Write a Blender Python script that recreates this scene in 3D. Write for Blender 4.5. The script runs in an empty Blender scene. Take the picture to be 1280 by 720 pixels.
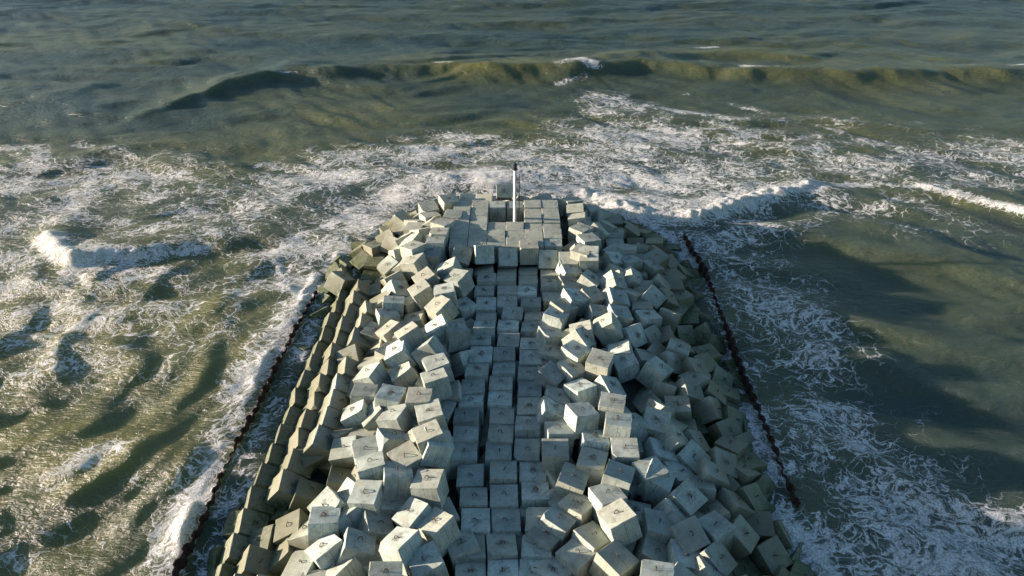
import bpy, bmesh, math, random
import numpy as np
from mathutils import Vector, Matrix, Quaternion

R = math.radians
scene = bpy.context.scene
col = scene.collection
SIDE = 2.05
CAM_H = 44.0; PITCH = R(35.6); FPX = 853.3

# ------------------------------------------------------------------ helpers
def tag(o, label=None, cat=None, group=None, kind=None):
    if label: o['label'] = label
    if cat: o['category'] = cat
    if group: o['group'] = group
    if kind: o['kind'] = kind
    return o

def link(name, me, mat=None, parent=None):
    o = bpy.data.objects.new(name, me)
    if mat and not me.materials: me.materials.append(mat)
    col.objects.link(o)
    if parent: o.parent = parent
    return o

def bm_obj(name, bm, mat, parent=None, smooth=False):
    me = bpy.data.meshes.new(name); bm.to_mesh(me); bm.free()
    if smooth:
        for p in me.polygons: p.use_smooth = True
    return link(name, me, mat, parent)

def at(x, y, z=0.0):
    """point of the sea surface seen in this direction of the survey picture (1280 wide)"""
    cx = (x-640)/FPX; cy = (360-y)/FPX
    d = (cx, math.cos(PITCH)+cy*math.sin(PITCH), -math.sin(PITCH)+cy*math.cos(PITCH))
    t = (CAM_H-z)/-d[2]
    return np.array([d[0]*t, d[1]*t])

class NT:
    def __init__(self, mat):
        self.t = mat.node_tree; self.t.nodes.clear()
    def n(self, typ, **kw):
        nd = self.t.nodes.new(typ)
        ins = kw.pop('ins', {})
        for k, v in kw.items(): setattr(nd, k, v)
        for k, v in ins.items():
            s = nd.inputs[k]
            if hasattr(v, 'is_output') or isinstance(v, bpy.types.NodeSocket): self.t.links.new(v, s)
            else: s.default_value = v
        return nd
    def math(self, op, a, b=None, c=None, clamp=False):
        nd = self.t.nodes.new('ShaderNodeMath'); nd.operation = op; nd.use_clamp = clamp
        for i, v in enumerate((a, b, c)):
            if v is None: continue
            if isinstance(v, bpy.types.NodeSocket): self.t.links.new(v, nd.inputs[i])
            else: nd.inputs[i].default_value = v
        return nd.outputs[0]
    def ramp(self, x, a, b, lo=0.0, hi=1.0, smooth=True):
        nd = self.t.nodes.new('ShaderNodeMapRange'); nd.interpolation_type = 'SMOOTHSTEP' if smooth else 'LINEAR'
        for k, v in (('Value', x), ('From Min', a), ('From Max', b), ('To Min', lo), ('To Max', hi)):
            if isinstance(v, bpy.types.NodeSocket): self.t.links.new(v, nd.inputs[k])
            else: nd.inputs[k].default_value = v
        return nd.outputs[0]
    def mix(self, f, a, b, mode='MIX'):
        nd = self.t.nodes.new('ShaderNodeMix'); nd.data_type = 'RGBA'; nd.blend_type = mode
        for i, v in ((0, f), (6, a), (7, b)):
            if isinstance(v, bpy.types.NodeSocket): self.t.links.new(v, nd.inputs[i])
            else:
                nd.inputs[i].default_value = v if i == 0 else (*v, 1.0)
        return nd.outputs[2]
    def noise(self, vec, scale, detail=4, rough=.55, dist=0.0, out=0):
        nd = self.n('ShaderNodeTexNoise', ins={'Scale': scale, 'Detail': detail, 'Roughness': rough, 'Distortion': dist})
        self.t.links.new(vec, nd.inputs['Vector']); return nd.outputs[out]

def new_mat(name):
    m = bpy.data.materials.new(name); m.use_nodes = True
    return m, NT(m)

# ------------------------------------------------------------------ materials
def concrete_mat():
    m, g = new_mat('weathered_concrete')
    tc = g.n('ShaderNodeTexCoord'); oi = g.n('ShaderNodeObjectInfo'); geo = g.n('ShaderNodeNewGeometry')
    rnd = oi.outputs['Random']
    off = g.n('ShaderNodeVectorMath', operation='SCALE', ins={0: (37., 91., 53.), 'Scale': rnd})
    p = g.n('ShaderNodeVectorMath', operation='ADD', ins={0: tc.outputs['Object'], 1: off.outputs[0]}).outputs[0]
    big = g.noise(p, .8, 5, .6); fine = g.noise(p, 9, 6, .7); mid = g.noise(p, 2.6, 5, .65, .6)
    base = g.mix(g.ramp(big, .3, .7), (.30, .345, .295), (.50, .565, .485))
    # one cube is paler than the next
    v = g.ramp(rnd, 0, 1, .6, 1.14, False)
    hv = g.n('ShaderNodeHueSaturation', ins={'Value': v, 'Saturation': .95, 'Color': base}).outputs[0]
    rnd2 = g.math('FRACT', g.math('MULTIPLY', rnd, 17.3))
    hv = g.mix(g.ramp(rnd2, .4, 1, 0, .6, False), hv, (.36, .335, .235))
    c = g.mix(g.ramp(fine, .35, .75, 0, .28), hv, (.17, .175, .15))
    # stains and lichen
    c = g.mix(g.ramp(mid, .5, .7, 0, .6), c, (.15, .16, .115))
    yel = g.noise(p, 1.1, 3, .5)
    c = g.mix(g.ramp(yel, .62, .74, 0, .45), c, (.33, .29, .14))
    sep = g.n('ShaderNodeSeparateXYZ', ins={0: tc.outputs['Object']})
    x, y, z = sep.outputs
    top = g.math('GREATER_THAN', z, SIDE/2-.07)
    side = g.math('SUBTRACT', 1.0, top)
    # dirt collected round the lifting recess
    r = g.math('SQRT', g.math('ADD', g.math('MULTIPLY', x, x), g.math('MULTIPLY', y, y)))
    rn = g.math('ADD', r, g.math('MULTIPLY', g.math('SUBTRACT', g.noise(p, 2.2, 4, .6), .5), 1.7))
    dirt = g.math('MULTIPLY', g.ramp(rn, .48, .02, 0, .7), top)
    dirt = g.math('MULTIPLY', dirt, g.ramp(rnd, .35, .8, .15, 1))
    c = g.mix(dirt, c, (.085, .082, .06))
    # shallow score line across the cast face
    ln = g.math('MULTIPLY', g.math('LESS_THAN', g.math('ABSOLUTE', g.math('SUBTRACT', y, -.02)), .016), g.math('MULTIPLY', top, g.math('GREATER_THAN', x, .1)))
    # formwork joints on the sides
    ln2 = g.math('MULTIPLY', g.math('LESS_THAN', g.math('ABSOLUTE', x), .022), side)
    ln3 = g.math('MULTIPLY', g.math('LESS_THAN', g.math('ABSOLUTE', y), .022), side)
    lines = g.math('MAXIMUM', g.math('MULTIPLY', ln, .6), g.math('MAXIMUM', ln2, ln3))
    streakv = g.n('ShaderNodeVectorMath', operation='MULTIPLY', ins={0: p, 1: (4.5, 4.5, .5)}).outputs[0]
    streak = g.math('MULTIPLY', g.ramp(g.noise(streakv, 1.6, 4, .6), .5, .72, 0, .5), side)
    c = g.mix(streak, c, (.13, .14, .115))
    c = g.mix(g.math('MULTIPLY', lines, .55), c, (.06, .065, .055))
    # wet, weed-grown tidal zone
    pos = g.n('ShaderNodeSeparateXYZ', ins={0: geo.outputs['Position']})
    # splash reaches higher on the outer rows than on the sheltered walkway
    outer = g.math('MAXIMUM', g.math('SUBTRACT', g.math('ABSOLUTE', pos.outputs[0]), 8.5), g.math('MULTIPLY', g.math('SUBTRACT', pos.outputs[1], 74.5), 1.0))
    hn = g.math('ADD', g.math('SUBTRACT', pos.outputs[2], g.math('MINIMUM', g.math('MULTIPLY', outer, .42), 2.2)), g.math('MULTIPLY', g.math('SUBTRACT', g.noise(geo.outputs['Position'], .45, 4), .5), 1.6))
    wet = g.ramp(hn, 1.5, -.6)
    c = g.mix(g.math('MULTIPLY', wet, .82), c, (.118, .112, .058))
    alg = g.math('MULTIPLY', g.ramp(hn, -.6, -2.0), g.ramp(mid, .35, .6))
    c = g.mix(g.math('MULTIPLY', alg, .85), c, (.045, .075, .018))
    rough = g.ramp(wet, 0, 1, .88, .5)
    bh = g.math('SUBTRACT', g.math('ADD', g.math('MULTIPLY', fine, .5), g.math('MULTIPLY', mid, .6)), g.math('MULTIPLY', lines, 1.2))
    bump = g.n('ShaderNodeBump', ins={'Strength': .35, 'Distance': .04, 'Height': bh})
    b = g.n('ShaderNodeBsdfPrincipled', ins={'Base Color': c, 'Roughness': rough, 'Normal': bump.outputs[0]})
    b.inputs['Specular IOR Level'].default_value = .3
    o = g.n('ShaderNodeOutputMaterial', ins={0: b.outputs[0]})
    return m

def simple_mat(name, c1, c2, scale=6, rough=.6, metal=0, bump=.2):
    m, g = new_mat(name)
    tc = g.n('ShaderNodeTexCoord')
    n = g.noise(tc.outputs['Object'], scale, 5, .65)
    c = g.mix(g.ramp(n, .35, .65), c1, c2)
    bp = g.n('ShaderNodeBump', ins={'Strength': bump, 'Distance': .02, 'Height': n})
    b = g.n('ShaderNodeBsdfPrincipled', ins={'Base Color': c, 'Roughness': rough, 'Metallic': metal, 'Normal': bp.outputs[0]})
    g.n('ShaderNodeOutputMaterial', ins={0: b.outputs[0]})
    return m

def sea_mat():
    m, g = new_mat('sea_water')
    geo = g.n('ShaderNodeNewGeometry'); P = geo.outputs['Position']
    foam_d = g.n('ShaderNodeAttribute', attribute_name='foam').outputs['Fac']
    silt_light = g.n('ShaderNodeAttribute', attribute_name='silt_light').outputs['Fac']
    # drifting warp so the lace is stretched and curled
    w1 = g.n('ShaderNodeTexNoise', ins={'Scale': .16, 'Detail': 3.0, 'Vector': P}).outputs['Color']
    w2 = g.n('ShaderNodeTexNoise', ins={'Scale': .75, 'Detail': 3.0, 'Vector': P}).outputs['Color']
    def warp(vec, n, amt):
        s = g.n('ShaderNodeVectorMath', operation='SUBTRACT', ins={0: n, 1: (.5, .5, .5)}).outputs[0]
        s = g.n('ShaderNodeVectorMath', operation='SCALE', ins={0: s, 'Scale': amt}).outputs[0]
        return g.n('ShaderNodeVectorMath', operation='ADD', ins={0: vec, 1: s}).outputs[0]
    V = warp(warp(P, w1, 5.0), w2, 1.8)
    V = g.n('ShaderNodeVectorMath', operation='MULTIPLY', ins={0: V, 1: (.8, 1.15, 0.)}).outputs[0]
    def ridge(vec, scale, detail, rough=.6, dist=0.):
        n = g.noise(vec, scale, detail, rough, dist)
        return g.math('SUBTRACT', 1.0, g.math('ABSOLUTE', g.math('MULTIPLY', g.math('SUBTRACT', n, .5), 5.0)))
    nA = g.noise(V, .22, 4, .6); nB = g.noise(V, 1.7, 7, .68); nC = g.noise(P, 6.5, 5, .7)
    q1 = ridge(V, .5, 4.0, .55); q2 = ridge(V, 1.5, 4.0, .6, .3); q3 = ridge(V, 4.2, 4.0, .65)
    # filaments thicken with the foam density and break up where it is thin
    d = g.math('ADD', foam_d, g.math('MULTIPLY', g.math('SUBTRACT', nA, .5), g.ramp(foam_d, 0, .35, 0, 1.5)), clamp=True)
    def fil(q, lo, hi):
        thr = g.ramp(d, lo, hi, 1.02, .15, False)
        return g.ramp(g.math('SUBTRACT', g.math('ADD', q, g.math('MULTIPLY', g.math('SUBTRACT', nB, .5), .45)), thr), 0., .13)
    def web(scale, k, lo, hi):
        nd = g.n('ShaderNodeTexVoronoi', feature='DISTANCE_TO_EDGE', ins={'Scale': scale, 'Vector': V}).outputs['Distance']
        wd = g.math('MULTIPLY', g.ramp(d, lo, hi, 0, k, False), g.ramp(nB, .32, .7, .25, 2.2))
        return g.math('MULTIPLY', g.ramp(g.math('SUBTRACT', wd, nd), -.012, .05), g.ramp(nB, .3, .5, .35, 1))
    f1 = g.math('MAXIMUM', web(.62, .125, .06, 1.), g.math('MULTIPLY', fil(q1, .12, 2.6), .8))
    f2 = g.math('MAXIMUM', web(1.5, .22, .2, 1.05), g.math('MULTIPLY', fil(q2, .25, 2.0), .75)); f3 = fil(q3, .4, 1.7)
    full = g.ramp(g.math('ADD', d, g.math('MULTIPLY', g.math('SUBTRACT', nB, .5), .9)), 1.0, 1.22)
    foam = g.math('MAXIMUM', g.math('MULTIPLY', f1, .95), g.math('MULTIPLY', f2, .85))
    foam = g.math('MAXIMUM', foam, g.math('MAXIMUM', g.math('MULTIPLY', f3, .6), full))
    foam = g.math('MULTIPLY', foam, g.ramp(nC, .3, .62, .3, 1.0))
    foam = g.math('MAXIMUM', foam, g.math('MULTIPLY', g.ramp(d, .3, 1.0), .14), clamp=True)   # milky aerated water
    # water body
    tone = g.noise(P, .07, 4, .55)
    s2 = g.math('ADD', silt_light, g.math('MULTIPLY', g.math('SUBTRACT', tone, .5), .7), clamp=True)
    wc = g.mix(s2, SEA_A, SEA_B)
    foamc = g.mix(g.ramp(nB, .3, .7), (.72, .73, .69), (.9, .9, .87))
    c = g.mix(foam, wc, foamc)
    # ripples
    st = g.n('ShaderNodeVectorMath', operation='MULTIPLY', ins={0: P, 1: (.55, 1.3, 1.)}).outputs[0]
    r1 = g.noise(st, .55, 5, .6, .3); r2 = g.noise(st, 2.1, 5, .62, .2)
    hgt = g.math('ADD', g.math('MULTIPLY', r1, .6), g.math('MULTIPLY', r2, .3))
    hgt = g.math('ADD', hgt, g.math('MULTIPLY', foam, .1))
    hgt = g.math('ADD', hgt, g.math('MULTIPLY', g.math('MULTIPLY', nB, full), .22))
    bump = g.n('ShaderNodeBump', ins={'Strength': .9, 'Distance': 1.0, 'Height': hgt})
    rough = g.ramp(foam, 0, .6, .33, .9)
    b = g.n('ShaderNodeBsdfPrincipled', ins={'Base Color': c, 'Roughness': rough, 'Normal': bump.outputs[0], 'IOR': 1.33})
    # silty water lets the low light through its crests
    b.subsurface_method = 'BURLEY'
    g.t.links.new(g.math('SUBTRACT', .85, g.math('MULTIPLY', foam, .85)), b.inputs['Subsurface Weight'])
    b.inputs['Subsurface Radius'].default_value = (1.0, 1.3, .6); b.inputs['Subsurface Scale'].default_value = 1.6
    g.n('ShaderNodeOutputMaterial', ins={0: b.outputs[0]})
    return m

SEA_A = (.036, .060, .048); SEA_B = (.122, .124, .036)
M_conc = concrete_mat()
M_sea = sea_mat()
M_loop = simple_mat('rusty_lifting_steel', (.035, .028, .024), (.07, .045, .03), 20, .6, .3)
M_rust = simple_mat('rusty_sheet_steel', (.012, .011, .010), (.05, .02, .012), 3, .75, .2, .5)
M_white = simple_mat('white_painted_steel', (.72, .73, .72), (.82, .82, .8), 4, .4)
M_dark = simple_mat('dark_lantern_metal', (.03, .035, .035), (.05, .055, .055), 10, .4, .4)
M_grey = simple_mat('galvanised_steel', (.3, .31, .31), (.42, .43, .43), 10, .45, .6)
M_core = simple_mat('dark_wet_rubble', (.03, .032, .026), (.06, .06, .05), 1.5, .9)

# ------------------------------------------------------------------ concrete cubes
def cube_mesh(name, seed, sx=SIDE, sy=SIDE, sz=SIDE):
    rr = random.Random(seed)
    bm = bmesh.new(); bmesh.ops.create_cube(bm, size=1.0)
    for v in bm.verts: v.co = Vector((v.co.x*sx, v.co.y*sy, v.co.z*sz))
    bmesh.ops.subdivide_edges(bm, edges=bm.edges[:], cuts=3, use_grid_fill=True)
    ee = [e for e in bm.edges if len(e.link_faces) == 2 and e.calc_face_angle(0) > 1]
    bmesh.ops.bevel(bm, geom=ee, offset=.045, segments=2, affect='EDGES', profile=.6)
    # a knocked-off corner on some castings
    if seed % 8 in (1, 4, 6, 7):
        cs = Vector((rr.choice((-1, 1))*sx/2, rr.choice((-1, 1))*sy/2, sz/2 if seed % 8 != 6 else -sz/2))
        no = (cs.normalized()+Vector((rr.uniform(-.35, .35), rr.uniform(-.35, .35), rr.uniform(-.3, .3)))).normalized()
        res = bmesh.ops.bisect_plane(bm, geom=bm.verts[:]+bm.edges[:]+bm.faces[:], plane_co=cs-no*rr.uniform(.12, .3), plane_no=no, clear_outer=True)
        eg = [e for e in bm.edges if e.is_boundary]
        bmesh.ops.holes_fill(bm, edges=eg, sides=0)
    # chipped arrises
    for v in bm.verts:
        a = [abs(v.co.x) > sx/2-.06, abs(v.co.y) > sy/2-.06, abs(v.co.z) > sz/2-.06]
        if sum(a) >= 2:
            k = rr.random()**5*.035
            v.co -= v.co.normalized()*k
    me = bpy.data.meshes.new(name); bm.to_mesh(me); bm.free()
    me.materials.append(M_conc)
    return me
CUBES = [cube_mesh('concrete_cube', i) for i in range(8)]
SLABS = [cube_mesh('concrete_block', 50+i, 1.97, 1.61, SIDE) for i in range(4)]

def loop_mesh():
    bm = bmesh.new(); pts = []
    n = 11; rad = .155
    for i in range(n+1):
        a = math.pi*(-.12+1.24*i/n)
        pts.append(Vector((math.cos(a)*rad, 0, .03+math.sin(a)*rad*1.25)))
    rings = []
    for i, p in enumerate(pts):
        t = (pts[min(i+1, n)]-pts[max(i-1, 0)]).normalized(); s = Vector((0, 1, 0)); u = t.cross(s)
        rings.append([bm.verts.new(p+(s*math.cos(k*math.pi/3)+u*math.sin(k*math.pi/3))*.028) for k in range(6)])
    for a, b in zip(rings, rings[1:]):
        for k in range(6): bm.faces.new((a[k], a[(k+1) % 6], b[(k+1) % 6], b[k]))
    me = bpy.data.meshes.new('lifting_loop'); bm.to_mesh(me); bm.free(); me.materials.append(M_loop)
    for p in me.polygons: p.use_smooth = True
    return me
LOOP = loop_mesh()

BLOCKS = [
('z',-13.59,72.65,1.8,0.808,0.169,0.2,0.528,1),('z',-17.15,73.03,-1.25,0.841,0.011,0.052,0.539,1),('z',-13.71,67.26,1.72,0.886,0.384,-0.065,-0.251,1),
('z',-11.38,69.02,2.45,0.997,-0.044,-0.037,-0.061,1),('z',-10.21,73.65,2.62,0.977,0.058,0.012,0.205,1),('z',-9.86,71.64,2.54,0.963,-0.075,0.023,0.259,1),
('m',-10.73,62.96,3.57,0.905,-0.089,-0.004,0.415,1),('z',-7.93,67.89,3.63,0.88,-0.067,0.041,0.469,1),('m',-8.11,65.55,3.82,0.996,-0.078,-0.013,-0.032,1),
('m',-8.33,64.01,3.74,0.998,-0.049,-0.016,-0.047,1),('z',-6.97,70.48,3.29,0.997,-0.019,0.016,-0.067,1),('m',-7.78,74.18,3.39,0.974,0.016,0.054,0.217,1),
('F',-5.65,62.99,3.03,0.95,0.266,0.151,-0.072,1),('F',-3.15,63,3.44,0.758,-0.197,-0.18,-0.595,1),('F',-0.51,62.96,2.92,0.922,0.383,0.04,0.025,1),
('F',1.88,63.41,3.42,0.709,-0.029,-0.04,-0.704,1),('F',3.92,62.8,2.75,0.914,0.405,0.018,0,1),('z',6.06,61.41,3.1,0.997,0.063,-0.014,-0.031,1),
('z',-2.84,61.79,1.27,0.982,-0.115,-0.146,0.016,1),('w',-2.69,59.83,1.48,0.997,-0.078,-0.005,0.004,1),('w',-2.87,57.71,1.34,0.998,-0.065,-0.008,-0.001,1),
('w',-2.62,55.58,1.31,1,0.012,0.001,0.002,1),('z',-2.57,53.59,1.12,0.993,-0.12,-0.001,0.006,1),('z',-0.5,61.43,1.23,0.988,-0.153,-0.025,-0.006,1),
('z',-0.57,59.78,1.52,0.995,-0.095,-0.019,-0.014,1),('z',-0.52,57.73,1.39,0.998,-0.065,0.005,-0.004,1),('w',-0.49,55.79,1.39,1,-0.015,-0.002,-0.003,1),
('w',-0.02,53.95,1.4,0.998,0.009,0.045,-0.049,1),('z',1.81,61.53,1.17,0.995,-0.09,-0.031,-0.024,1),('z',1.77,59.61,1.34,0.996,-0.088,-0.024,-0.015,1),
('w',1.56,57.56,1.39,0.997,-0.073,0.005,-0.017,1),('w',1.91,55.59,1.42,0.998,-0.059,0.012,-0.026,1),('z',2.25,53.57,1.13,0.992,-0.121,0.006,-0.029,1),
('z',4.11,60.53,1.57,0.994,-0.107,-0.013,-0.024,1),('w',4.07,58.86,1.59,0.997,-0.068,0.008,-0.025,1),('z',4.22,56.58,1.35,0.996,-0.086,-0.016,0.01,1),
('m',-6.46,59.58,3.39,0.969,-0.056,-0.24,0.002,1),('m',-5.45,57.33,3.58,0.947,0.043,-0.138,-0.286,1),('m',-6.58,54.62,3.77,0.994,-0.06,-0.067,0.066,1),
('m',-6.83,52.73,3.58,0.899,0.13,-0.162,-0.385,1),('m',-6.68,49.74,3.33,0.789,0.159,-0.209,-0.555,1),('m',-13.34,62.43,1.75,0.878,0.194,-0.111,-0.423,1),
('m',-10.41,61.04,3.22,0.961,0.001,-0.163,-0.224,1),('m',-8.77,57.85,3.27,0.948,0.006,-0.196,0.252,1),('m',-9.01,55.78,3.22,0.84,0.104,-0.155,-0.509,1),
('m',-8.54,62.76,3.1,0.986,0.041,-0.106,-0.121,1),('m',-12.19,58.23,1.62,0.909,0.141,0.297,0.257,1),('m',-11.96,54.81,2.19,0.989,-0.133,0.049,0.038,1),
('m',-12.34,52.9,2.05,0.97,-0.131,0.101,0.178,1),('m',-9.52,53.12,1.34,0.699,-0.163,-0.05,0.695,1),('m',-9.15,47.79,4.15,0.939,-0.154,-0.199,0.234,1),
('m',-11.36,50.22,2.47,0.884,0.032,-0.251,-0.394,1),('z',-12.52,49.56,1.06,0.944,0.021,-0.329,-0.016,1),('m',-12.25,44.1,2.5,0.791,-0.208,-0.144,0.557,1),
('z',-12.35,47.85,1.02,0.755,-0.28,-0.219,0.551,1),('m',-9.88,46.06,3.59,0.958,-0.023,-0.282,0.033,1),('m',-9.32,44.33,2.67,0.951,-0.059,-0.249,0.176,1),
('m',-7.37,46.05,3.92,0.693,-0.336,-0.092,0.631,1),('m',-6.44,44.1,3.7,0.977,-0.04,-0.082,0.195,1),('m',-6.35,41.98,3.89,0.976,-0.127,-0.073,0.163,1),
('m',-5.29,49.02,3.36,0.967,-0.082,0.09,0.222,1),('m',-4.32,47.39,1.47,0.456,0.382,-0.04,0.803,1),('w',-2.65,51.62,1.58,0.988,-0.152,-0.005,-0.009,1),
('w',-2.98,49.9,1.22,0.998,-0.063,-0.023,0.002,1),('w',-2.81,47.49,1.56,1,0.02,-0.017,-0.017,1),('w',-3.07,45.49,1.41,0.997,-0.061,-0.042,-0.025,1),
('z',-3.35,43.62,1.2,0.994,-0.107,-0.026,0.008,1),('w',-0.34,51.87,1.37,0.995,-0.095,-0.023,-0.025,1),('w',-0.31,49.96,1.29,0.999,0.02,-0.005,-0.04,1),
('w',-0.67,47.76,1.33,0.999,-0.032,-0.029,0,1),('w',-0.69,45.61,1.37,0.994,-0.11,-0.017,-0.014,1),('w',-0.95,43.78,1.37,0.998,-0.066,-0.014,-0.009,1),
('w',2.01,51.76,1.28,0.995,-0.076,-0.036,-0.05,1),('w',1.82,49.13,1.32,0.997,-0.071,-0.024,-0.03,1),('w',1.73,47.03,1.53,0.999,-0.022,-0.015,-0.017,1),
('w',1.54,44.81,1.53,0.996,-0.084,0.001,-0.017,1),('w',-3.33,43.43,1.29,0.997,-0.059,-0.044,0.014,1),('w',-3.42,41.5,1.46,0.99,-0.136,-0.031,0.004,1),
('w',-3.68,39.8,1.56,0.995,-0.077,-0.068,-0.01,1),('w',-3.71,37.85,1.44,0.996,-0.082,-0.016,0.009,1),('w',-3.79,35.97,1.44,0.998,-0.053,0.018,0.025,1),
('w',-3.09,33.99,1.17,0.999,0.003,-0.048,-0.004,1),('w',-2.84,31.64,1.38,0.99,-0.139,0.014,0.02,1),('w',-2.6,29.65,1.56,0.999,-0.03,0.016,0.018,1),
('w',-2.91,27.49,1.6,0.996,-0.074,0.032,0.034,1),('w',-2.8,25.53,1.55,0.989,-0.143,0.031,0.025,1),('w',-0.99,41.85,1.42,0.997,-0.069,-0.014,-0.017,1),
('w',-0.89,39.85,1.36,0.998,-0.062,0.028,-0.005,1),('w',-0.88,37.79,1.47,0.997,-0.07,-0.014,-0.03,1),('w',-1.07,35.94,1.5,0.997,-0.078,0.005,-0.001,1),
('w',-0.69,34.01,1.58,0.996,-0.088,0.018,0.006,1),('w',-0.59,31.8,1.49,0.999,-0.043,-0.001,0.01,1),('w',-0.46,29.73,1.4,0.998,-0.052,0.018,0.02,1),
('w',-0.75,27.63,1.51,0.993,-0.107,0.027,0.044,1),('w',-0.57,25.44,1.73,0.989,-0.149,-0.011,0.009,1),('w',1.57,42.87,1.53,0.998,-0.048,-0.008,-0.033,1),
('w',1.52,40.9,1.52,0.999,-0.013,-0.024,-0.022,1),('w',1.3,38.52,1.77,0.991,-0.132,-0.006,-0.031,1),('w',1.27,36.35,1.46,0.997,0.053,-0.044,-0.037,1),
('w',1.6,34.12,1.33,0.997,-0.081,-0.007,-0.013,1),('w',1.71,32.2,1.44,0.994,-0.105,0.012,0.001,1),('w',2.07,29.67,1.68,0.998,-0.017,-0.048,-0.035,1),
('w',1.74,27.5,1.59,0.993,-0.106,-0.034,-0.027,1),('w',1.54,25.45,1.78,0.989,-0.144,-0.024,-0.021,1),('m',6.02,60.34,2.72,0.98,0.064,0.115,0.15,1),
('m',5.85,58.39,2.07,0.978,0.043,0.13,0.157,1),('m',6.14,55.08,2.8,0.973,0.001,0.143,0.181,1),('m',4.96,53.43,2.72,0.94,-0.031,0.108,0.321,1),
('m',4.12,51.77,2.86,0.828,-0.032,0.133,0.544,1),('m',7.95,58.66,2.47,0.941,-0.061,0.23,-0.24,1),('m',7.96,55.52,2.67,0.94,0.071,0.139,0.304,1),
('m',8.22,61,4.1,0.664,0.141,0.081,-0.73,1),('m',11.07,62.42,2.49,0.963,0.047,0.163,0.209,1),('m',10.53,57.99,2.83,0.926,0.128,0.331,0.131,1),
('z',13.77,60.79,1.23,0.978,-0.153,-0.14,0.012,1),('z',13.8,58.13,1.63,0.994,0.076,-0.045,-0.059,1),('m',10.36,55.05,2.77,0.976,0.068,0.195,0.068,1),
('m',10.32,52.58,2.59,0.985,-0.007,0.154,0.082,1),('z',13.23,54.65,1.84,0.991,-0.075,-0.074,-0.079,1),('m',13.3,52.67,2.04,0.986,-0.083,0.03,0.141,1),
('m',8.46,53.09,2.26,0.992,0.004,0.123,0.037,1),('m',9.02,49.93,3.52,0.951,-0.043,-0.303,-0.038,1),('m',3.6,49.74,2.28,0.977,-0.082,0.11,0.162,1),
('m',3.31,47.88,1.68,0.986,-0.045,0.103,-0.12,1),('m',3.33,44.13,2.46,0.947,-0.02,0.157,-0.28,1),('m',5.72,46.73,2.94,0.924,0.034,0.05,0.377,1),
('m',5.13,44.79,2.44,0.938,0.022,0.128,0.322,1),('m',6.12,48.38,3.19,0.847,0.179,0.316,0.387,1),('m',6.61,49.25,3.21,0.984,-0.116,-0.133,0.003,1),
('m',7.7,44.87,3.41,0.98,0.024,0.002,-0.199,1),('m',9.97,46.77,2.85,0.976,-0.108,-0.186,-0.035,1),('m',11.26,50.12,2.32,0.871,0.364,0.187,0.273,1),
('m',10.08,45.72,2.75,0.794,0.129,-0.021,-0.594,1),('z',14.82,51.05,0.95,0.969,0.019,-0.241,-0.056,1),('z',12.26,47.29,1.4,0.985,-0.081,0.145,0.049,1),
('z',13.58,48.68,0.97,0.872,0.116,0.115,0.461,1),('z',18.46,55.58,-0.57,0.99,-0.01,-0.104,-0.091,1),('m',17,53.21,-0.24,0.92,0.314,0.186,0.141,1),
('z',18.38,51.74,-1.89,0.996,-0.085,-0.011,-0.009,1),('m',16.22,64.21,1.63,0.94,0.087,-0.041,0.326,1),('z',19.36,68.38,-2.17,0.965,0.071,0.128,0.218,1),
('z',14.68,69.12,0.18,0.991,0.134,0.02,0.015,1),('z',16.92,68.71,0.54,0.986,-0.122,-0.056,-0.104,1),('z',19.38,70.3,-1.06,0.998,-0.057,-0.008,-0.006,1),
('z',7.48,74.63,2.93,0.984,-0.099,-0.004,0.149,1),('z',7.68,72.22,3.13,0.998,0.013,-0.059,-0.023,1),('z',7.78,70.07,3.16,0.99,-0.1,-0.091,-0.045,1),
('m',7.85,66.94,3.46,0.924,-0.043,0.024,0.38,1),('m',8.45,64.6,3.59,0.98,-0.043,0.029,0.193,1),('z',7.6,61.48,4.03,0.877,-0.026,0.004,0.479,1),
('z',9.98,74.52,1.71,0.977,-0.036,0.15,0.147,1),('z',10.92,73.82,1.54,0.229,-0.159,-0.305,-0.911,1),('z',12.44,73.18,1.04,0.999,0.009,0.035,0.023,1),
('z',12.17,69.19,1.35,0.996,-0.022,-0.019,-0.085,1),('z',11.88,66.75,1.59,0.999,-0.037,-0.01,-0.013,1),('m',-12.54,41.83,2.35,0.994,-0.105,0.024,-0.011,1),
('m',-10.08,40.56,3.28,0.993,-0.061,0.04,-0.089,1),('m',-7.51,40,3.63,0.999,-0.049,-0.02,-0.006,1),('m',-12.73,39.87,2.13,0.965,-0.103,-0.226,0.089,1),
('m',-9.28,38.45,3.19,0.97,-0.075,-0.173,-0.152,1),('m',-6.43,38.27,3.7,0.987,-0.029,-0.083,0.135,1),('m',-6.14,35.14,4.61,0.973,-0.09,-0.095,0.189,1),
('z',-11.93,37.78,1.55,0.978,-0.202,-0.033,-0.045,1),('m',-9.47,36.12,3,0.945,-0.193,0.174,0.199,1),('z',-15.46,39.21,-0.8,0.799,-0.228,0.179,0.526,1),
('m',-13.04,36.41,1.61,0.99,0.052,-0.128,0.002,1),('m',-10.29,33.29,3.28,0.976,-0.15,-0.071,0.142,1),('m',-7.88,34.06,3.41,0.955,0.023,-0.051,0.29,1),
('m',-5.8,34.78,4.31,0.771,-0.193,0.088,-0.601,1),('m',-5.93,31.61,3.48,0.99,-0.092,-0.076,-0.077,1),('m',-10.29,30.98,3.05,0.995,-0.001,-0.066,-0.074,1),
('m',-8.41,32.43,3.45,0.763,-0.156,-0.048,-0.626,1),('m',-6.68,29.41,2.91,0.926,0.024,-0.207,-0.316,1),('m',-13.27,33.99,0.78,0.98,-0.155,0.126,0.027,1),
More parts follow.
